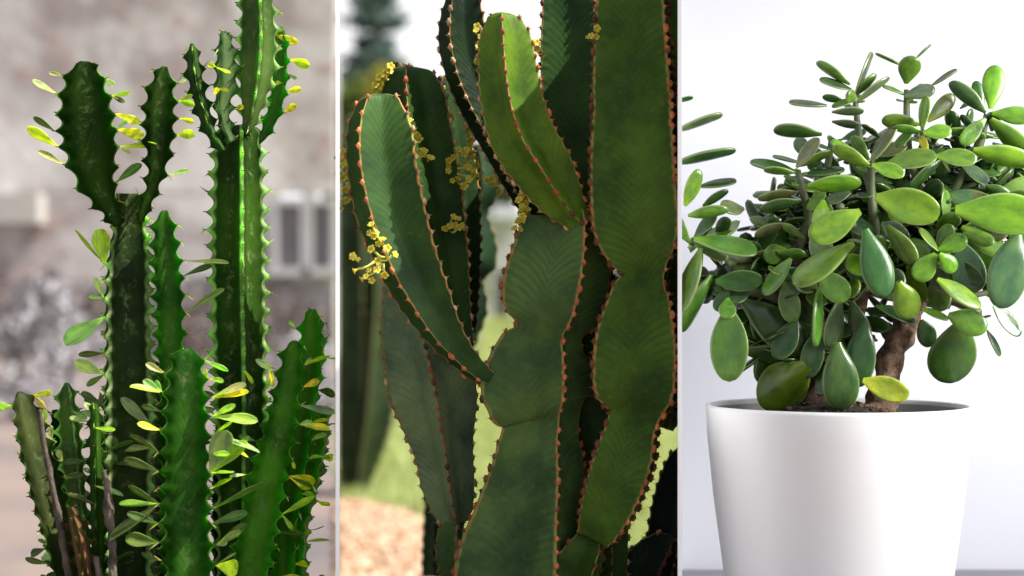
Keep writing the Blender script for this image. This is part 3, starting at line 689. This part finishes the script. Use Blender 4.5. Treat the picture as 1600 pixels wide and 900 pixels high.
def all_teeth(st):
    if not hasattr(st, 'tt'): st.tt = [rib(st, k, i) for k in range(st.n) for i in teeth(st, k)]; st.tt = [(p, d, T) for p, d, T in st.tt if d.y < .35]
    return st.tt
for bx, by, tx, ty, w_, Y, c, st in LV:
    best = min(all_teeth(st), key=lambda z: math.hypot(topx(z[0])[0]-bx, topx(z[0])[1]-by)); qx, qy = topx(best[0]); dd_ = math.hypot(qx-bx, qy-by)
    if dd_ < 24: tx += (qx-bx)*.6; ty += (qy-by)*.6
    bx, by = qx-best[1].x*1.5, qy; Y = best[0].y
    c = tuple(max(0, x*rnd.uniform(.85, 1.15)) for x in c)
    pxleaf('leaf', THIN, st.o, LO+st.o.location, bx, by, tx, ty, w_*1.22, Y, c, 1.7, .26, planes=PL_L)
# young curled leaves on the teeth
for st, ks, pr in ((L1, None, .25), (L2, None, .35), (L3, None, .9), (L4, None, .8), (L15, None, .75), (L16, None, .7), (L17, None, .6), (L5, None, .35), (L0, None, .35), (L11, None, .5), (L7, None, .4), (L8, None, .3), (L9, None, .3), (L10, None, .25), (L6, None, .3), (L12, None, .3), (L18, None, .8), (L19, None, .8), (L21, None, .7), (L22, None, .8), (L20, None, .6)):
    n_ = 0
    for k in range(st.n):
        for i in teeth(st, k):
            if rnd.random() > pr or n_ > 34 or st.c[i, 2] < -.5: continue
            p, d, T = rib(st, k, i)
            if not inside(p+d*.02, PL_L): continue
            n_ += 1
            if st in (L18, L19, L21, L22, L20) or (st in (L4, L15, L16, L17, L11, L12, L10, L0, L3) and rnd.random() < (.62 if st is not L0 else .3) and p.z < -.1 and abs(d.x) > .25):
                ln = rnd.uniform(.026, .052); tip = p+d*ln+T*rnd.uniform(-.3, .5)*ln+Vector((0, rnd.uniform(-.01, .01), 0))
                place_leaf('leaf', rnd.choice(THIN), st.o, LO+st.o.location, p-d*.002, tip, ln*.32, rnd.uniform(0, 1.5), rnd.choice((OL, GR, PW, PW, YG, YY) if st in (L15, L16, L17, L4) else (OL, GR, PW, OL)), planes=PL_L)
            else:
                ln = rnd.uniform(.010, .019); tip = p+d*ln*rnd.uniform(.5, 1)+T*rnd.choice((-.7, .6, -.5))*ln
                place_leaf('leaf_stalk', rnd.choice(HOOK), st.o, LO+st.o.location, p-d*.001, tip, .0032, rnd.uniform(0, .8), rnd.choice((PW, PW, YG, (.4, .3, .1))), planes=PL_L)

# ================================================================== MIDDLE PLANT
mp = empty('tall_ribbed_cactus', (.1, .1, BZ), 'tall dark green cactus with swollen segments and rusty spine dots', 'cactus'); MO = Vector(mp.location)
ORG = (.52, .17, .055); RED = (.30, .07, .028); BRN = (.17, .055, .022); TAN = (.50, .30, .17)
def MS(path, Y, rot, col, n=4, conc=.34, tooth=(.0200, .0026), pads=(ORG, BRN), pad=.0048, rs=1.0, par=None, mt=None, cexp=.9, gap=1, **k):
    s_ = stem(par or mp, path, n, rot, col, mt or M['ammak'], Y, conc, tooth, PL_M, rs=rs, cexp=cexp, jig=.2, **k)
    if pad: pad_rows(s_, pad, pads, gap=gap)
    return s_
gA = (.022, .062, .014); gB = (.048, .112, .015); gC = (.058, .120, .040); gD = (.012, .034, .009)
M1 = MS([(592, 147, 14), (592, 156, 36), (591, 200, 58), (594, 260, 62), (608, 330, 62), (632, 400, 56), (660, 460, 48), (690, 515, 36), (718, 552, 26), (745, 580, 20), (765, 594, 16)], -.05, -26, gA, pads=(ORG, TAN, BRN, ORG), gap=1, tooth=(.026, .0026))
M2 = MS([(641, 104, 12), (641, 112, 32), (645, 150, 52), (652, 210, 56), (662, 270, 56), (675, 340, 52), (690, 410, 44), (705, 480, 32), (722, 545, 20)], .07, -8, gA, pads=(RED, TAN, BRN, ORG))
M2b = MS([(622, 97, 6), (624, 112, 22), (636, 180, 34), (660, 320, 34), (700, 480, 24)], .2, 10, gD, pads=(TAN, BRN))
M2c = MS([(690, 118, 6), (693, 136, 22), (702, 200, 32), (715, 300, 36), (722, 420, 30), (725, 520, 20)], .24, 0, gD, pads=(TAN, BRN))
M4 = MS([(722, -12, 12), (722, 0, 30), (722, 50, 42), (730, 100, 42), (750, 155, 40), (778, 215, 34), (806, 275, 28), (840, 340, 22), (862, 400, 18)], .05, -28, (.008, .024, .009), pads=(TAN, BRN, ORG, TAN))
M5 = MS([(786, 20, 12), (786, 29, 27), (789, 60, 43), (793, 110, 49), (800, 160, 51), (817, 215, 53), (848, 265, 50), (873, 305, 40), (896, 335, 26), (914, 352, 18)], -.07, -4, (.068, .145, .013), pads=(RED, ORG, BRN, TAN), tooth=(.020, .0028))
M6 = MS([(890, -90, 58), (890, 0, 58), (890, 100, 62), (893, 200, 60), (900, 300, 58), (915, 400, 58), (922, 500, 60), (920, 600, 58), (912, 700, 56), (905, 820, 54), (900, 920, 54), (898, 1060, 54)], .09, 42, (.026, .070, .018), pads=(BRN, BRN, RED, BRN), conc=.2)
M7 = MS([(990, -90, 74), (988, 0, 74), (990, 100, 82), (993, 200, 88), (995, 300, 94), (999, 355, 94), (1004, 398, 74), (1008, 430, 46), (1003, 458, 64), (998, 520, 86), (996, 580, 92), (996, 618, 84), (994, 645, 60), (988, 668, 54), (978, 710, 62), (962, 760, 62), (943, 810, 52), (928, 842, 38)], -.04, 35, gB, pads=(ORG, RED, BRN, BRN), pad=.0054, tooth=(.0165, .0026))
M7b = MS([(928, 836, 22), (916, 858, 36), (898, 900, 46), (885, 960, 48), (880, 1060, 48)], -.03, 30, gB, pads=(BRN, RED))
M8 = MS([(882, 322, 22), (887, 330, 54), (887, 345, 70), (880, 400, 83), (869, 460, 87), (864, 495, 76), (859, 521, 56), (851, 550, 80), (845, 600, 96), (847, 635, 83), (852, 656, 58), (846, 690, 67), (842, 740, 80), (834, 800, 96), (827, 860, 112), (822, 920, 119), (817, 1060, 126)], -.02, 20, gC, pads=(ORG, RED, BRN, BRN), pad=.0052)
M9 = MS([(650, 420, 30), (650, 440, 46), (655, 500, 60), (668, 560, 68), (680, 620, 68), (688, 670, 56), (695, 710, 47), (702, 760, 42), (709, 800, 32), (713, 818, 20)], .12, 4, (.13, .21, .13), pads=(RED, TAN, BRN, TAN))
M9b = MS([(713, 812, 14), (706, 832, 24), (706, 860, 28), (714, 900, 28), (720, 960, 24), (724, 1060, 24)], .12, 20, gC, pads=(TAN, BRN))
M13 = MS([(1085, -90, 70), (1080, 200, 70), (1075, 400, 62), (1060, 520, 58), (1052, 600, 46), (1050, 640, 22), (1040, 670, 14)], .12, 10, (.05, .13, .02), pads=(BRN, TAN))
M14 = MS([(952, 430, 20), (950, 450, 44), (950, 560, 50), (948, 660, 48), (946, 760, 44), (944, 900, 40), (944, 1060, 40)], .10, 15, (.05, .12, .03), pads=(BRN, TAN))
c12 = empty('dark_cactus_clump', (.3, .35, BZ), 'dark low cactus stems rising against the white panel strip', 'cactus')
MS([(1078, 690, 10), (1074, 720, 34), (1062, 780, 44), (1052, 840, 44), (1046, 930, 44), (1044, 1060, 44)], .22, 15, (.008, .018, .014), par=c12, pads=(BRN,), rs=1)
MS([(1050, 838, 8), (1036, 852, 30), (1012, 885, 46), (1000, 930, 52), (1000, 1060, 52)], .16, 20, (.009, .022, .015), par=c12, pads=(BRN, TAN))
# far cacti standing in the lawn
far = []
def farcactus(label, stems, Y, col):
    b = P(stems[0][-1][0], 450, Y); e = empty('lawn_cactus', (b.x, Y, GZ), label, 'cactus', 'cacti growing behind the tall one')
    for i, sp_ in enumerate(stems):
        stem(e, sp_, 5, 10+i*25, col, M['ammak_far'], Y, .22, (.05*sz(Y)*400, .004*sz(Y)*1000), PL_M, step=.02*sz(Y)*200, jig=.2)
farcactus('dark clumped cactus on the lawn beside the thin white strip', [[(585, 420, 14), (584, 445, 36), (578, 540, 46), (570, 640, 48), (560, 720, 34), (556, 762, 20)], [(545, 180, 10), (543, 300, 40), (545, 420, 44), (545, 560, 46), (548, 700, 38), (552, 762, 22)]], 7.2, (.018, .034, .014))
farcactus('blurred upright cactus between the house and the clubbed arms', [[(745, 225, 8), (748, 248, 26), (750, 290, 34), (740, 330, 24), (742, 370, 32), (745, 405, 32), (735, 436, 22), (737, 480, 26), (728, 530, 18), (702, 610, 16), (690, 900, 20)]], 1.3, (.009, .030, .013))
farcactus('blurred cactus stem behind the pair of clubbed arms', [[(705, 200, 8), (708, 225, 24), (712, 300, 34), (716, 420, 34), (712, 520, 26), (690, 640, 22), (680, 900, 24)]], 1.6, (.012, .032, .012))

# flowers: cyathia, a short stalk with a cup of five lobes
def flower_mesh():
    V, F = [], []
    k = 6
    for z, r_ in ((0, .16), (.5, .2), (.75, .42), (1.0, .5), (.9, .28), (.86, 0.05)):
        for j in range(k): V.append((math.cos(j/k*6.283)*r_, math.sin(j/k*6.283)*r_, z))
    for i in range(5):
        for j in range(k): F.append((i*k+j, i*k+(j+1) % k, (i+1)*k+(j+1) % k, (i+1)*k+j))
    for j in range(5):
        a = j/5*6.283; b = len(V); ca, sa = math.cos(a), math.sin(a)
        for rr, ww, z in ((.3, .24, .96), (.55, .26, 1.04), (.66, .12, 1.0)):
            V.append((ca*rr-sa*ww, sa*rr+ca*ww, z)); V.append((ca*rr+sa*ww, sa*rr-ca*ww, z))
        F += [(b, b+1, b+3, b+2), (b+2, b+3, b+5, b+4)]
    m_ = mesh('flower', V, F); m_.materials.append(M['flower']); m_.polygons.foreach_set('use_smooth', [True]*len(m_.polygons)); return m_
FM = flower_mesh()
def flower(st, px, py, Y, size=9, src=None, q=rnd):
    off = MO+st.o.location; p = P(px, py, Y); s_ = size*sz(Y)
    d = Vector((q.gauss(0, .5), -1, q.gauss(.3, .5))).normalized() if src is None else (p-src).normalized()
    rot = d.to_track_quat('Z', 'Y').to_matrix().to_4x4(); m4 = Matrix.Translation(p-off) @ rot @ Matrix.Scale(s_, 4)
    o = bpy.data.objects.new('flower', FM); COL.objects.link(o); o.parent = st.o; o.matrix_basis = m4
    if src is not None and (p-src).length > .012:
        tube('flower_stalk', [(*src, .0022), (*(src.lerp(p, .5)+Vector((0, -.003, -.003))), .002), (*p, .0022)], M['bract'], st.o, seg=6, step=.006)
FL = [(M1, [(584,357),(585,372),(586,393),(592,408),(605,392),(556,402),(560,420),(575,436),(600,424),(588,425),(571,432),(598,380),(612,400),(581,366)], -.12, (600, 405)),
      (M2, [(640,196),(645,203),(636,202),(655,212),(656,222),(658,233),(660,243),(668,252),(665,246)], -.03, None),
      (M2, [(706,343),(712,350),(714,358),(705,356),(696,360),(719,352)], .02, (692, 360)),
      (M2, [(716,240),(726,243),(737,250),(742,262),(741,274),(733,282),(722,288),(713,284),(706,262),(701,246),(699,268),(729,262),(738,258)], .05, (704, 268)),
      (M2b, [(701,185),(702,196),(700,210),(699,225),(702,238)], .1, None),
      (M4, [(727,208),(732,214),(737,222),(738,230),(730,200)], .12, None),
      (M2c, [(770,270),(775,280),(778,290),(768,284),(776,298)], .18, None),
      (M8, [(815,318),(820,324),(812,328),(824,316),(816,336),(810,345),(818,312),(811,352),(822,334),(808,362)], -.05, None),
      (M7, [(930,44),(927,60),(932,52)], -.08, None),
      (M1, [(536,240),(540,252),(538,264),(542,276),(546,290),(538,284),(536,300),(543,262),(534,270),(547,300),(540,310),(536,318),(545,245),(533,256)], .1, None),
      (M2b, [(600,112),(606,118),(598,124),(592,130),(588,136),(604,128),(596,116),(610,108),(586,142),(600,134),(590,124)], .08, None),
      (M4, [(746,44),(748,58),(745,78),(748,96)], -.04, None), (M5, [(834,70),(838,78)], .02, None)]
for st, ps, Y, src in FL:
    for j_, (a, b) in enumerate(ps):
        sc_ = None
        if src and j_ % 2 == 0: sc_ = P(src[0]+(a-src[0])*.35+rnd.uniform(-7, 7), src[1]+(b-src[1])*.55+rnd.uniform(-5, 5), Y+.015)
        flower(st, a, b, Y+rnd.uniform(-.01, .01), rnd.uniform(8, 11), sc_)
        if j_ % 2: flower(st, a+rnd.uniform(-8, 8), b+rnd.uniform(-8, 8), Y+rnd.uniform(0, .012), rnd.uniform(6, 9))

# ================================================================== RIGHT: POT
PR = .206; pc = P(1309, 632, 0); px0, pzr = pc.x, pc.z
pot = empty('white_pot', (px0, 0, TZ), 'large round white glazed flower pot with grey inner wall', 'flower pot')
prof = [(.0, TZ), (.155, TZ), (.166, TZ+.002), (.170, TZ+.008), (PR-.028, pzr-.26), (PR-.012, pzr-.14), (PR-.003, pzr-.05), (PR-.0005, pzr-.006), (PR-.001, pzr-.001), (PR-.004, pzr), (PR-.007, pzr-.002), (PR-.008, pzr-.008)]
inner = [(PR-.0081, pzr-.008), (PR-.0085, pzr-.02), (PR-.014, pzr-.12)]
def lathe(name, prof, mt, par, seg=96):
    V, F = [], []
    for r_, z in prof:
        for j in range(seg): V.append((px0+math.cos(j/seg*6.28318)*max(r_, 1e-4), math.sin(j/seg*6.28318)*max(r_, 1e-4), z))
    for i in range(len(prof)-1):
        for j in range(seg): F.append((i*seg+j, i*seg+(j+1) % seg, (i+1)*seg+(j+1) % seg, (i+1)*seg+j))
    return link(name, mesh(name, V, F), mt, par)
lathe('pot_body', prof, M['pot'], pot); lathe('inner_wall', inner, M['potin'], pot)
# soil surface, mounded
V, F = [], []; seg = 72; nr = 26
for i in range(nr+1):
    r_ = (PR-.0125)*i/nr
    for j in range(seg):
        a = j/seg*6.28318; x, y = math.cos(a)*r_, math.sin(a)*r_
        z = pzr-.028+.034*math.exp(-((x+.01)**2+y*y)/.010)+.006*noise.noise(Vector((x*50, y*50, 0)))+.004*noise.noise(Vector((x*130, y*130, 3)))
        V.append((px0+x, y, z))
for i in range(nr):
    for j in range(seg): F.append((i*seg+j, i*seg+(j+1) % seg, (i+1)*seg+(j+1) % seg, (i+1)*seg+j))
soil = link('soil', mesh('soil', V, F), M['soil'], pot)
V, F = [], []; iv, if_ = ico()
for _ in range(500):
    r_ = rnd.random()**.6*(PR-.03); a = rnd.uniform(0, 6.28); x, y = math.cos(a)*r_, math.sin(a)*r_; s_ = rnd.uniform(.0015, .005); b = len(V)
    z = pzr-.026+.034*math.exp(-((x+.01)**2+y*y)/.010)
    V += [(px0+x+q_[0]*s_*rnd.uniform(.6, 1.3), y+q_[1]*s_, z+q_[2]*s_*.7) for q_ in iv]; F += [tuple(b+t_ for t_ in g_) for g_ in if_]
o = fast_mesh('soil_crumbs', V, F, island_mat('soil_crumb', [(.02, .012, .008), (.09, .055, .035), (.16, .11, .08), (.04, .025, .02)], .95), parent=pot); tag(o, kind='stuff')

# ================================================================== RIGHT: JADE
jp = empty('jade_plant', (px0, 0, pzr-.02), 'bushy jade plant with thick glossy oval leaves and brown trunk', 'jade plant'); JO = Vector(jp.location)
def JT(name, pts, mt, seg=10, rough=0, step=.006):
    return tube(name, [(*P(a, b, y), r_*.001) for a, b, r_, y in pts], mt, jp, seg=seg, step=step, rough=rough)
JT('trunk', [(1372, 662, 30, .02), (1382, 600, 20, .02), (1395, 555, 20, .02), (1416, 510, 19, .03), (1440, 455, 16, .05), (1462, 400, 12, .06), (1468, 340, 9, .06)], M['bark'], 20, .35, .003)
JT('trunk', [(1296, 664, 40, .0), (1290, 620, 26, .0), (1285, 570, 22, .02), (1275, 510, 19, .04), (1255, 440, 15, .06), (1240, 380, 10, .06)], M['bark'], 18, .35, .004)
JT('trunk', [(1315, 660, 24, -.03), (1322, 600, 14, .0), (1335, 530, 12, .03), (1350, 450, 10, .05)], M['bark'], 14, .3, .004)
BR = [[(1255,440,11,.06),(1200,400,8,.05),(1150,405,7,.0),(1080,376,6,-.03)],[(1275,500,11,.04),(1200,460,8,.02),(1145,455,7,-.02),(1130,440,6,-.03)],
 [(1350,450,10,.05),(1368,380,8,.02),(1362,310,7,0),(1361,252,6,-.01)],[(1361,300,7,0),(1345,230,6,.02),(1338,175,5,.02),(1336,150,4,.02)],
 [(1245,400,8,.06),(1262,340,7,.03),(1255,300,6,.0),(1246,266,5,0)],[(1462,400,10,.06),(1455,330,8,.04),(1425,260,6,.03),(1418,200,6,.03),(1416,140,4,.03)],
 [(1468,340,8,.06),(1500,280,7,.04),(1530,230,6,.03),(1542,178,5,.02)],[(1462,400,9,.06),(1465,395,7,-.05),(1466,390,6,-.07)],[(1462,400,9,.05),(1520,370,8,.05),(1590,350,7,.05),(1640,340,6,.05)],
 [(1240,380,7,.06),(1235,330,6,.05),(1215,320,5,.03)],[(1345,430,8,.04),(1335,360,7,0),(1310,320,6,-.02)],[(1425,260,6,.03),(1442,225,5,.01),(1441,203,4,0)],[(1262,340,7,.03),(1290,270,6,.05),(1300,215,5,.04)],[(1440,455,12,.05),(1490,470,8,.03),(1530,490,6,0)]]
for b_ in BR: JT('branch', b_, M['twig'], 8, .1)
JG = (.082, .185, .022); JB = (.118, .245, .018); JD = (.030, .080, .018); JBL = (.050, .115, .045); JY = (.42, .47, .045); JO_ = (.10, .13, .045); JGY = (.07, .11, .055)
JL = [ # bx,by,tx,ty,w,depth,col
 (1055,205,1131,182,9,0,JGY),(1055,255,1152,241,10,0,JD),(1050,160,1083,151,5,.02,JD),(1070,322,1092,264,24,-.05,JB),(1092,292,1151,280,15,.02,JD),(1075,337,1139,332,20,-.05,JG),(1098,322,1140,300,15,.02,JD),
 (1284,210,1208,206,17,0,JD),(1292,165,1232,161,10,0,JGY),(1328,132,1274,99,8,0,JG),(1330,140,1279,126,16,0,JGY),(1318,158,1285,150,12,.01,JD),(1242,268,1170,258,20,-.02,JD),(1242,270,1193,263,12,-.04,JG),(1245,262,1281,217,19,-.03,JO_),(1250,254,1206,246,8,.02,JD),(1254,274,1320,262,14,.02,JD),(1246,260,1300,238,11,.03,JG),(1262,290,1347,287,24,-.04,JB),
 (1244,300,1184,312,16,.0,JO_),(1250,314,1188,332,16,-.01,JD),(1276,300,1225,282,14,.02,JG),(1350,255,1296,222,20,-.04,JB),(1300,190,1345,200,12,.02,JGY),(1335,155,1300,170,12,0,JG),
 (1336,150,1366,82,9,0,JGY),(1338,148,1370,116,13,0,JG),(1340,158,1393,124,11,-.01,JGY),(1338,155,1320,150,22,-.03,JG),(1300,175,1350,172,10,-.01,JGY),(1410,102,1366,86,6,.02,JG),(1416,130,1418,90,36,.01,JG),(1430,92,1456,70,4,.03,JGY),(1413,150,1462,138,24,.0,JGY),(1455,134,1497,110,4,.03,JD),(1412,146,1378,136,9,.0,JG),(1416,165,1440,130,10,.03,JG),
 (1441,203,1446,149,15,-.04,JB),(1438,194,1377,186,24,-.02,JG),(1450,190,1492,148,26,.01,JO_),(1440,206,1396,200,13,-.04,JG),(1443,208,1487,204,24,-.05,JB),(1478,202,1540,216,11,-.01,JG),(1430,200,1400,232,14,.0,JG),
 (1540,176,1481,131,17,-.02,JBL),(1536,168,1524,126,20,.03,JD),(1548,170,1556,101,36,-.02,JB),(1550,177,1615,182,28,-.03,JG),(1540,185,1500,226,26,-.02,JG),(1548,186,1610,250,28,-.04,JG),(1520,202,1500,180,10,.04,JD),
 (1361,252,1403,194,16,-.03,JO_),(1358,250,1330,213,16,.0,JG),(1366,244,1418,228,20,.02,JO_),(1362,258,1413,274,24,-.06,JB),(1384,258,1464,246,30,-.05,JG),(1462,244,1526,250,28,-.05,JG),(1358,258,1300,232,20,-.06,JB),(1450,238,1438,212,12,-.03,JY),(1470,250,1425,300,16,.02,JD),(1500,255,1545,290,22,.03,JBL),(1520,235,1618,262,32,-.04,JB),
 (1368,308,1468,334,56,-.10,JB),(1492,328,1625,338,66,-.12,JB),(1478,350,1474,296,20,-.02,JG),(1290,300,1262,330,18,.0,JG),(1560,300,1620,285,30,.02,JG),(1540,290,1580,310,18,0,JD),
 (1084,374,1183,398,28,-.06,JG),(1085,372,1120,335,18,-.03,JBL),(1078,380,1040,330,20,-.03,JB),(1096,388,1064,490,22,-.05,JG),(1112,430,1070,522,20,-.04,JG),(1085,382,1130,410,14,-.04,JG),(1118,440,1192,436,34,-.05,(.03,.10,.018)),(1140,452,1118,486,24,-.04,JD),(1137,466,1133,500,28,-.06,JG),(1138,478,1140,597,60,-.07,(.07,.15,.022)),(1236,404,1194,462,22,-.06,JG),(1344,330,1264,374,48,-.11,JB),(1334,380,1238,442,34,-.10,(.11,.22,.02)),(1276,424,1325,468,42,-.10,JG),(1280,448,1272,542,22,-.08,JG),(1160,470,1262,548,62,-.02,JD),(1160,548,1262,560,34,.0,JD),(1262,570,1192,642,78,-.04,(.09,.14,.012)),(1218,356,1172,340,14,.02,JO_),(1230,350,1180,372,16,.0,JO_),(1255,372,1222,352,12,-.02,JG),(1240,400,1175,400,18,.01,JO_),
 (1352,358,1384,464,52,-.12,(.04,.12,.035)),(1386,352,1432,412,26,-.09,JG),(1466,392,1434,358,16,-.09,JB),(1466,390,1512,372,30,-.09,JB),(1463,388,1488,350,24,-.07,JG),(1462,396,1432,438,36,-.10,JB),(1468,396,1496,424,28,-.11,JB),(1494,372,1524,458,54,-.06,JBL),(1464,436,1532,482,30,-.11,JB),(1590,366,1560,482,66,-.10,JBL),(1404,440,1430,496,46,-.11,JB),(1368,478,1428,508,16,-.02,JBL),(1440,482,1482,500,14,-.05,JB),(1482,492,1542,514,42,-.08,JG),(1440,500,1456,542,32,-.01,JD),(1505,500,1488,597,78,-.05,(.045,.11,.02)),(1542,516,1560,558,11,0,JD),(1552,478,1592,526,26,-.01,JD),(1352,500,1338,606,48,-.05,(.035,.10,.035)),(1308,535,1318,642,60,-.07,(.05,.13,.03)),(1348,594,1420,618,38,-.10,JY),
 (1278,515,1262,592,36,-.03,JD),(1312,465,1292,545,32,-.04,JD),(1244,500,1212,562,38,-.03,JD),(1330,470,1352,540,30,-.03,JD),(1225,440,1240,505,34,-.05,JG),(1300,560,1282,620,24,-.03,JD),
 (1380,420,1395,470,30,.0,JG),(1320,400,1350,440,30,-.02,JD),(1300,330,1270,300,20,.02,JG),(1420,340,1390,300,24,.0,JG),(1330,300,1290,318,18,.0,JGY),(1215,395,1260,400,18,.0,JG),(1110,400,1160,380,14,0,JG),(1540,345,1510,400,34,0,JD),(1560,250,1540,230,20,-.02,JG),(1500,170,1530,150,8,.05,JD),(1570,210,1600,225,18,.0,JG),(1105,345,1125,325,12,.05,JD),(1145,420,1180,385,12,.05,JO_),
]
for bx, by, tx, ty, w_, Y, c in JL:
    c = tuple(x*rnd.uniform(.88, 1.12) for x in c)
    pxleaf('leaf', JADE, jp, JO, bx, by, tx, ty, w_, Y, c, 1.45, .46, planes=PL_R, sgn=1 if (ty > by+40 and w_ > 40) else (-1 if rnd.random() < .6 else 1))
# the deeper rosettes of the crown
def rosette(c, axis, size, cols, nl=6, ph=0):
    axis = axis.normalized(); a = axis.orthogonal().normalized(); b = axis.cross(a)
    for k in range(nl):
        an = ph+k*math.pi/2*1.06+(.4 if k > 3 else 0); el = .15+.33*(k//2)/2+rnd.uniform(-.15, .15); d = (a*math.cos(an)+b*math.sin(an))*math.cos(el)+axis*math.sin(el)
        ln = size*(1-.16*(k//2))*rnd.uniform(.85, 1.1)
        side = d.cross(axis); nn = side.cross(d); base = c-axis*.010*(2-k//2)
        me = rnd.choice(JADE); W = ln*rnd.uniform(.46, .6)
        d_ = d; s2 = side.normalized(); n2 = s2.cross(d_)
        if (base+d*ln).y > .74 or (base+d*ln).z < pzr-.005: continue
        if n2.dot(axis) < 0: s2 = -s2; n2 = -n2
        mw = Matrix(((d_.x*ln, s2.x*W, n2.x*W, base.x-JO.x), (d_.y*ln, s2.y*W, n2.y*W, base.y-JO.y), (d_.z*ln, s2.z*W, n2.z*W, base.z-JO.z), (0, 0, 0, 1)))
        if not all(inside(Vector((base+d*ln*t_+s2*W*.5*u_)), PL_R) for t_ in (0, 1) for u_ in (-1, 1)): continue
        o = bpy.data.objects.new('leaf', me); COL.objects.link(o); o.parent = jp; o.matrix_basis = mw; o.color = (*rnd.choice(cols), 1)
spots = [(1185,430,.05),(1215,480,.06),(1250,420,.1),(1300,380,.1),(1330,440,.08),(1300,470,.08),(1230,510,.06),(1280,330,.12),(1330,290,.1),(1400,380,.1),(1410,420,.06),(1440,310,.12),(1500,300,.12),(1520,420,.08),(1560,420,.1),(1580,300,.1),(1640,300,.06),(1650,420,.08),(1640,220,.06),(1220,330,.12),(1390,330,.12),(1350,350,.06),(1480,450,.08),(1165,400,.1),(1420,230,.1),(1500,230,.1),(1350,215,.1),(1100,440,.07),(1655,350,.0),(1240,460,.02),(1290,430,.02)]
for i, (a, b, y) in enumerate(spots):
    c = P(a, b, y); ax = (c-P(1370, 520, .08)); ax = ax.normalized()+Vector((rnd.uniform(-.3, .3), rnd.uniform(-.6, .2), .5))
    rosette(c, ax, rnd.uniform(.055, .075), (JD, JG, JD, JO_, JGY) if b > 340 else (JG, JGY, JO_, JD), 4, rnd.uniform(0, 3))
    s0 = P(min(1460, max(1260, a)), min(470, b+90), y+.01)
    tube('branch', [(*s0, .006), (*(s0.lerp(c, .5)+Vector((0, .01, -.01))), .005), (*c, .004)], M['twig'], jp, seg=6, step=.015)
for b_ in BR:
    a, b, r_, y = b_[-1]
    c = P(a, b, y); rosette(c, Vector((0, -.45, .9)), .024, (JB, JG), 4, rnd.uniform(0, 3))

# drooping outer leaves between the larger ones
for _ in range(64):
    a = rnd.uniform(1150, 1590); b = rnd.uniform(300, 490)
    if 1345 < a < 1440 and b > 430: continue
    if a > 1440 and b > 440: continue
    cx = P(a, b, rnd.uniform(-.05, .05)); out = Vector((cx.x-px0, -.10, -.02)).normalized(); d = (out+Vector((rnd.gauss(0, .5), rnd.gauss(-.1, .3), rnd.gauss(-.35, .45)))).normalized()
    ln = rnd.uniform(.048, .078); place_leaf('leaf', rnd.choice(JADE), jp, JO, cx, cx+d*ln, ln*rnd.uniform(.48, .60), rnd.gauss(0, .55), tuple(x*rnd.uniform(.85, 1.15) for x in rnd.choice((JG, JD, JG, JBL, JO_, JB))), 1.0, planes=PL_R)
# small leaves deep inside the crown, too many and too hidden to pick apart
V, F, UVs = [], [], []
def inner(cx, cy, rx, ry, y0, y1, n, sz_):
    for _ in range(n):
        a = rnd.uniform(0, 6.28); rr = math.sqrt(rnd.random()); c = P(cx+math.cos(a)*rr*rx, cy+math.sin(a)*rr*ry, rnd.uniform(y0, y1))
        d = Vector((rnd.gauss(0, 1), rnd.gauss(0, .8), rnd.gauss(0, .7))).normalized(); side = d.cross(Vector((rnd.gauss(0, .5), rnd.gauss(-.3, .5), 1))).normalized(); nn = side.cross(d)
        ln = rnd.uniform(.7, 1.15)*sz_; W = ln*rnd.uniform(.45, .58); me = SMALL
        if not all(inside(c+d*ln*t_+side*W*.5*u_, PL_R) for t_ in (0, 1) for u_ in (-1, 1)): continue
        b = len(V)
        for v_ in me.vertices: V.append(tuple(c+d*ln*v_.co.x+side*W*v_.co.y+nn*W*v_.co.z))
        uvm = me.uv_layers[0].data; tmp = [(0, 0)]*len(me.vertices)
        for lp_ in me.loops: tmp[lp_.vertex_index] = tuple(uvm[lp_.index].uv)
        UVs.extend(tmp); F.extend([tuple(b+i for i in p_.vertices) for p_ in me.polygons])
SMALL = leaf_mesh('small_leaf', obov, .08, .24, 0, 8, 2, .1, .08)
inner(1330, 375, 150, 95, .03, .2, 300, .062); inner(1210, 450, 95, 60, .02, .16, 120, .06); inner(1500, 350, 130, 105, .03, .2, 240, .062)
inner(1370, 255, 110, 50, .04, .14, 50, .045); inner(1530, 240, 80, 40, .04, .14, 40, .05); inner(1110, 420, 50, 50, .02, .1, 22, .055); inner(1300, 505, 75, 45, .0, .12, 50, .058); inner(1235, 545, 60, 35, -.01, .1, 40, .062); inner(1265, 590, 40, 30, .0, .06, 14, .05)
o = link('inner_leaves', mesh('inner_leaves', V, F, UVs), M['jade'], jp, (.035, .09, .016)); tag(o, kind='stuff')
